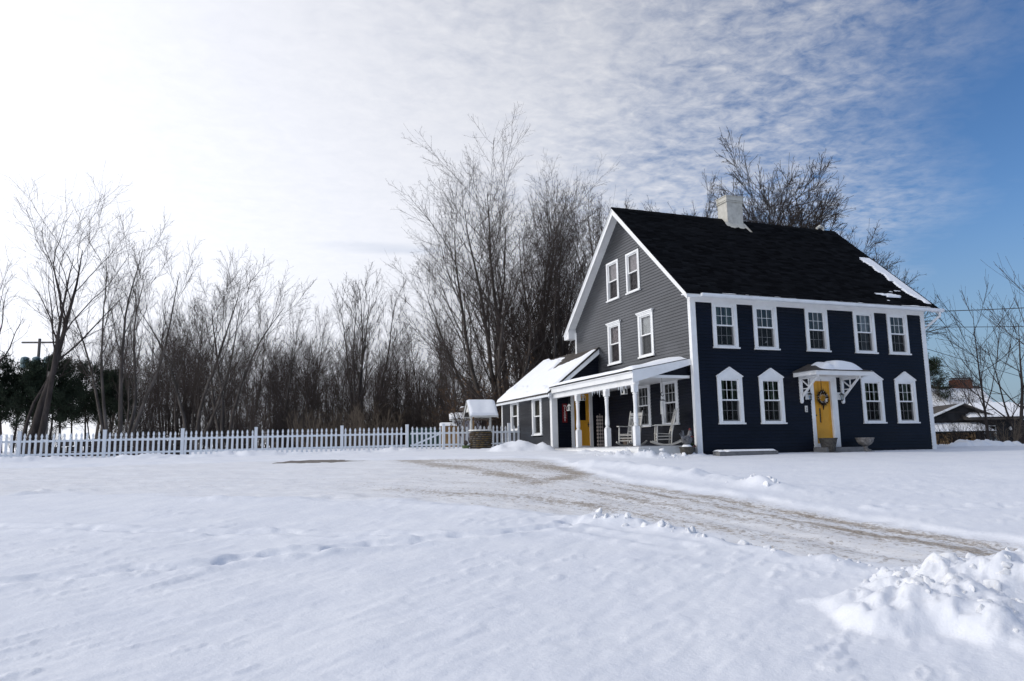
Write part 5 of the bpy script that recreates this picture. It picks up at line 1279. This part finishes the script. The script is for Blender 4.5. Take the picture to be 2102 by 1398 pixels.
# local x right, y away. main block with ridge along x
obj('wall', MB().box(-1.2, 8.2, 3.0, 9.5, -.5, 2.45).prism([(2.6, 2.45), (9.9, 2.45), (6.2, 5.2)], -1.2, -1.15, 'x'), slatm, nb)
obj('roof', MB().prism([(2.4, 2.35), (6.2, 5.22), (10.0, 2.35), (10.0, 2.25), (6.2, 5.10), (2.4, 2.25)], -1.6, 6.9, 'x'), shingle_brown, nb)
snow_sheet('snow_cover', (-1.6, 2.35, 2.32), (1, 0, 0), (0, 3.85, 2.9), 8.5, 4.72, .12, lambda p, q: (.12 + .03 * fbm(p, q * 2, 2, 3)) * sst(p + .25 * q, .25, .5) * sst(8.5 - p, -.05, .2) * sst(4.45 - q + .2 * fbm(p * 1.5, q, 3, 8), .0, .25), parent=nb)
obj('rake_board', MB().prism([(2.3, 2.30), (6.2, 5.18), (6.2, 4.92), (2.3, 2.02)], -1.66, -1.61, 'x'), white, nb)
obj('gable_panel', MB().prism([(2.7, 2.5), (6.2, 5.0), (9.7, 2.5)], -1.19, -1.17, 'x').box(-1.6, -.3, 2.45, 2.52, 2.1, 2.9), vinyl, nb)
cnb = obj('chimney', MB().box(4.6, 6.2, 5.8, 6.6, 4.9, 5.75), brickm, nb)
obj('chimney_cap', MB().box(4.5, 6.3, 5.7, 6.7, 5.84, 5.90).box(4.7, 4.8, 5.9, 6.0, 5.75, 5.84).box(6.0, 6.1, 5.9, 6.0, 5.75, 5.84), concrete, cnb)
# front wing with a lower gable roof
obj('front_wall', MB().box(1.3, 8.0, -1.2, 3.0, -.5, 2.0).prism([(-1.0, 1.95), (4.6, 1.95), (1.9, 3.25)], -1.3, -1.25, 'y'), slatm, nb)
obj('wing_roof', MB().prism([(-1.5, 2.05), (1.7, 3.35), (3.9, 2.35), (3.9, 2.25), (1.7, 3.23), (-1.5, 1.95)], -1.9, 3.2, 'y').prism([(-2.0, 2.15), (.4, 3.28), (3.0, 3.28), (3.0, 3.15), (-2.0, 2.02)], 1.7, 8.9, 'x'), shingle_brown, nb)
snow_sheet('snow_cover', (1.9, -2.0, 2.18), (1, 0, 0), (0, 2.4, 1.13), 7.0, 2.7, .12, lambda p, q: .14 * sst(p + .1 - q * 0.5, -.05, .2) * sst(7.05 - p - q * .9, -.05, .2) * sst(q, -.1, .12), parent=nb)
obj('rake_board', MB().prism([(-1.55, 2.12), (1.7, 3.43), (1.7, 3.28), (-1.55, 1.92)], -1.96, -1.9, 'y'), white, nb)
obj('lean_to_roof', MB().prism([(-3.2, 1.15), (-1.3, 1.75), (-1.3, 1.68), (-3.2, 1.08)], -1.4, 3.2, 'x').box(-1.3, -1.2, -3.0, -2.9, -.3, 1.1).box(3.0, 3.1, -3.0, -2.9, -.3, 1.1), slatm, nb)
snow_sheet('snow_cover', (-1.4, -3.25, 1.13), (1, 0, 0), (0, 1.9, .6), 4.6, 2.0, .1, lambda p, q: .14 * sst(p, -.1, .15) * sst(4.6 - p, -.1, .5) * sst(q, -.1, .15), parent=nb)
for x in (3.3, 6.3):
    wn = obj('window', MB().box(x - .05, x, -1.28, -1.2, .45, 1.6).box(x + .8, x + .85, -1.28, -1.2, .45, 1.6).box(x, x + .8, -1.28, -1.2, 1.55, 1.6).box(x, x + .8, -1.28, -1.2, .45, .5).box(x, x + .8, -1.27, -1.2, 1.0, 1.04), white_old, nb)
    obj('pane', MB().box(x, x + .8, -1.235, -1.22, .5, 1.55), glass, wn)
obj('porch_lamp', MB().lathe([(.02, 1.2), (.12, 1.28), (.12, 1.42), (.02, 1.5)], 8, (5.15, -1.4, 0)), white_old, nb)
fw_ = thing('firewood_stack', 'stack of split firewood under the lean to of the neighbour house', 'firewood', (32.0, 57.6, -.1), -.10)
m = MB(); random.seed(17)
for k in range(150):
    x = random.uniform(-.05, 2.6); z = .05 + random.random() * 1.0; m.tube([(x, -.05 + random.random() * .1, z), (x, .5, z)], random.uniform(.05, .085), 6)
tag(obj('log', m, logend, fw_), kind='stuff')
obj('upright', MB().box(-.15, -.05, -.1, .4, -.2, 1.2).box(2.65, 2.75, -.1, .4, -.2, 1.2), tanwood, fw_)
hg = thing('snowy_hedge', 'low snow covered hedge bank right of the house corner', 'hedge', (16.3, 31.0, -.12), .22)
snow_sheet('snow_cover', (0, 0, -.05), (1, 0, 0), (0, 1, 0), 13, 1.6, .07, lambda p, q: (.38 + .22 * fbm(p * .9, q, 3, 5) + .1 * fbm(p * 3, q * 3, 2, 6)) * sst(p, -.1, .5) * sst(q, -.05, .5) * sst(1.6 - q, -.05, .5), parent=hg)

# ------------------------------------------------------------------ ploughed snow pile and loose lumps
def lump_mesh(seed):
    r = np.random.default_rng(seed); bpy_me = bpy.data.meshes.new('snow_lump')
    import bmesh
    bm = bmesh.new(); bmesh.ops.create_icosphere(bm, subdivisions=3, radius=1)
    off = r.random(3) * 50
    for _k in range(9):                      # broken faces
        nn = r.normal(size=3); nn /= np.linalg.norm(nn); dd_ = r.uniform(.55, .9)
        for v in bm.verts:
            q_ = v.co.x * nn[0] + v.co.y * nn[1] + v.co.z * nn[2] - dd_
            if q_ > 0: v.co -= Vector(nn) * q_ * .9
    for v in bm.verts:
        n_ = fbm(np.array([v.co.x * 1.1 + off[0] + v.co.z * .7]), np.array([v.co.y * 1.1 + off[1] + v.co.z * .9]), 3, seed)[0]
        v.co *= 1 + .30 * n_
        v.co.z *= .8
    bm.to_mesh(bpy_me); bm.free(); bpy_me.shade_smooth(); bpy_me.materials.append(lumpm); return bpy_me
lumpm = material('ploughed_snow', (.84, .855, .88), .8, .2, .03, 3, .5, 10, (.60, .53, .40), .28, 2.2)
LM = [lump_mesh(100 + k) for k in range(7)]
sp = thing('snow_pile', 'big lumpy pile of ploughed snow in the lower right corner', 'snow pile', (PILE[0], PILE[1], float(T(*PILE))), 0)
obj('pile_core', MB().lathe([(.9, -.3), (.8, .05), (.4, .12), (.02, .15)], 12), lumpm, sp)
random.seed(77)
rnd = random.Random(77); pts = []
while len(pts) < 296:
    a, q = rnd.random() * 6.283, math.sqrt(rnd.random()) * 1.15
    dx_, dy_ = 2.0 * q * math.cos(a), 1.35 * q * math.sin(a); c_, s_ = math.cos(.25), math.sin(.25)
    x, y = PILE[0] + dx_ * c_ - dy_ * s_, PILE[1] + dx_ * s_ + dy_ * c_
    pts.append((x, y))
zz, _ = ground_height(np.array([p[0] for p in pts]), np.array([p[1] for p in pts]))
base = float(T(*PILE))
for (x, y), z in zip(pts, zz):
    s_ = .024 + rnd.random() ** 2.8 * .10
    o = link('snow_lump', rnd.choice(LM), None, sp, (x - PILE[0], y - PILE[1], float(z) - base + s_ * rnd.uniform(-.55, .2)))
    o.rotation_euler = (rnd.random() * 6, rnd.random() * 6, rnd.random() * 6); o.scale = (s_, s_ * rnd.uniform(.75, 1.2), s_ * rnd.uniform(.7, 1.0))
def scatter(path, n, wd, smax, label, group, seed):
    r = random.Random(seed)
    for k in range(n):
        i = r.randrange(len(path) - 1); q = r.random(); x = path[i][0] * (1 - q) + path[i + 1][0] * q + r.gauss(0, wd); y = path[i][1] * (1 - q) + path[i + 1][1] * q + r.gauss(0, wd)
        s_ = .02 + r.random() ** 2.5 * smax * .6
        o = link('snow_chunk', r.choice(LM), None, None, (x, y, gz(x, y) - s_ * r.uniform(0, .35))); o.rotation_euler = (r.random() * 6, r.random() * 6, r.random() * 6); o.scale = (s_, s_ * r.uniform(.7, 1.2), s_ * r.uniform(.65, 1.))
        tag(o, label, 'snow chunk', group)
scatter([(1.1, 11.7), (1.8, 11.0), (2.3, 10.5), (2.75, 9.8)], 46, .13, .11, 'loose snow chunk on the near edge of the driveway', 'snow chunks along the near drive edge', 1)
scatter([(3.0, 9.2), (3.4, 8.5), (3.9, 7.9)], 14, .14, .10, 'loose snow chunk between the driveway edge and the big pile', 'snow chunks beside the big pile', 2)
scatter([(2.6, 25.3), (3.5, 24.5), (4.4, 24.0), (5.5, 24.1)], 60, .28, .13, 'shovelled snow chunk in front of the porch', 'snow chunks before the porch', 3)
scatter([(4.9, 16.4), (5.3, 15.4)], 14, .12, .14, 'snow chunk on the far bank of the driveway', 'snow chunks on the far bank', 4)
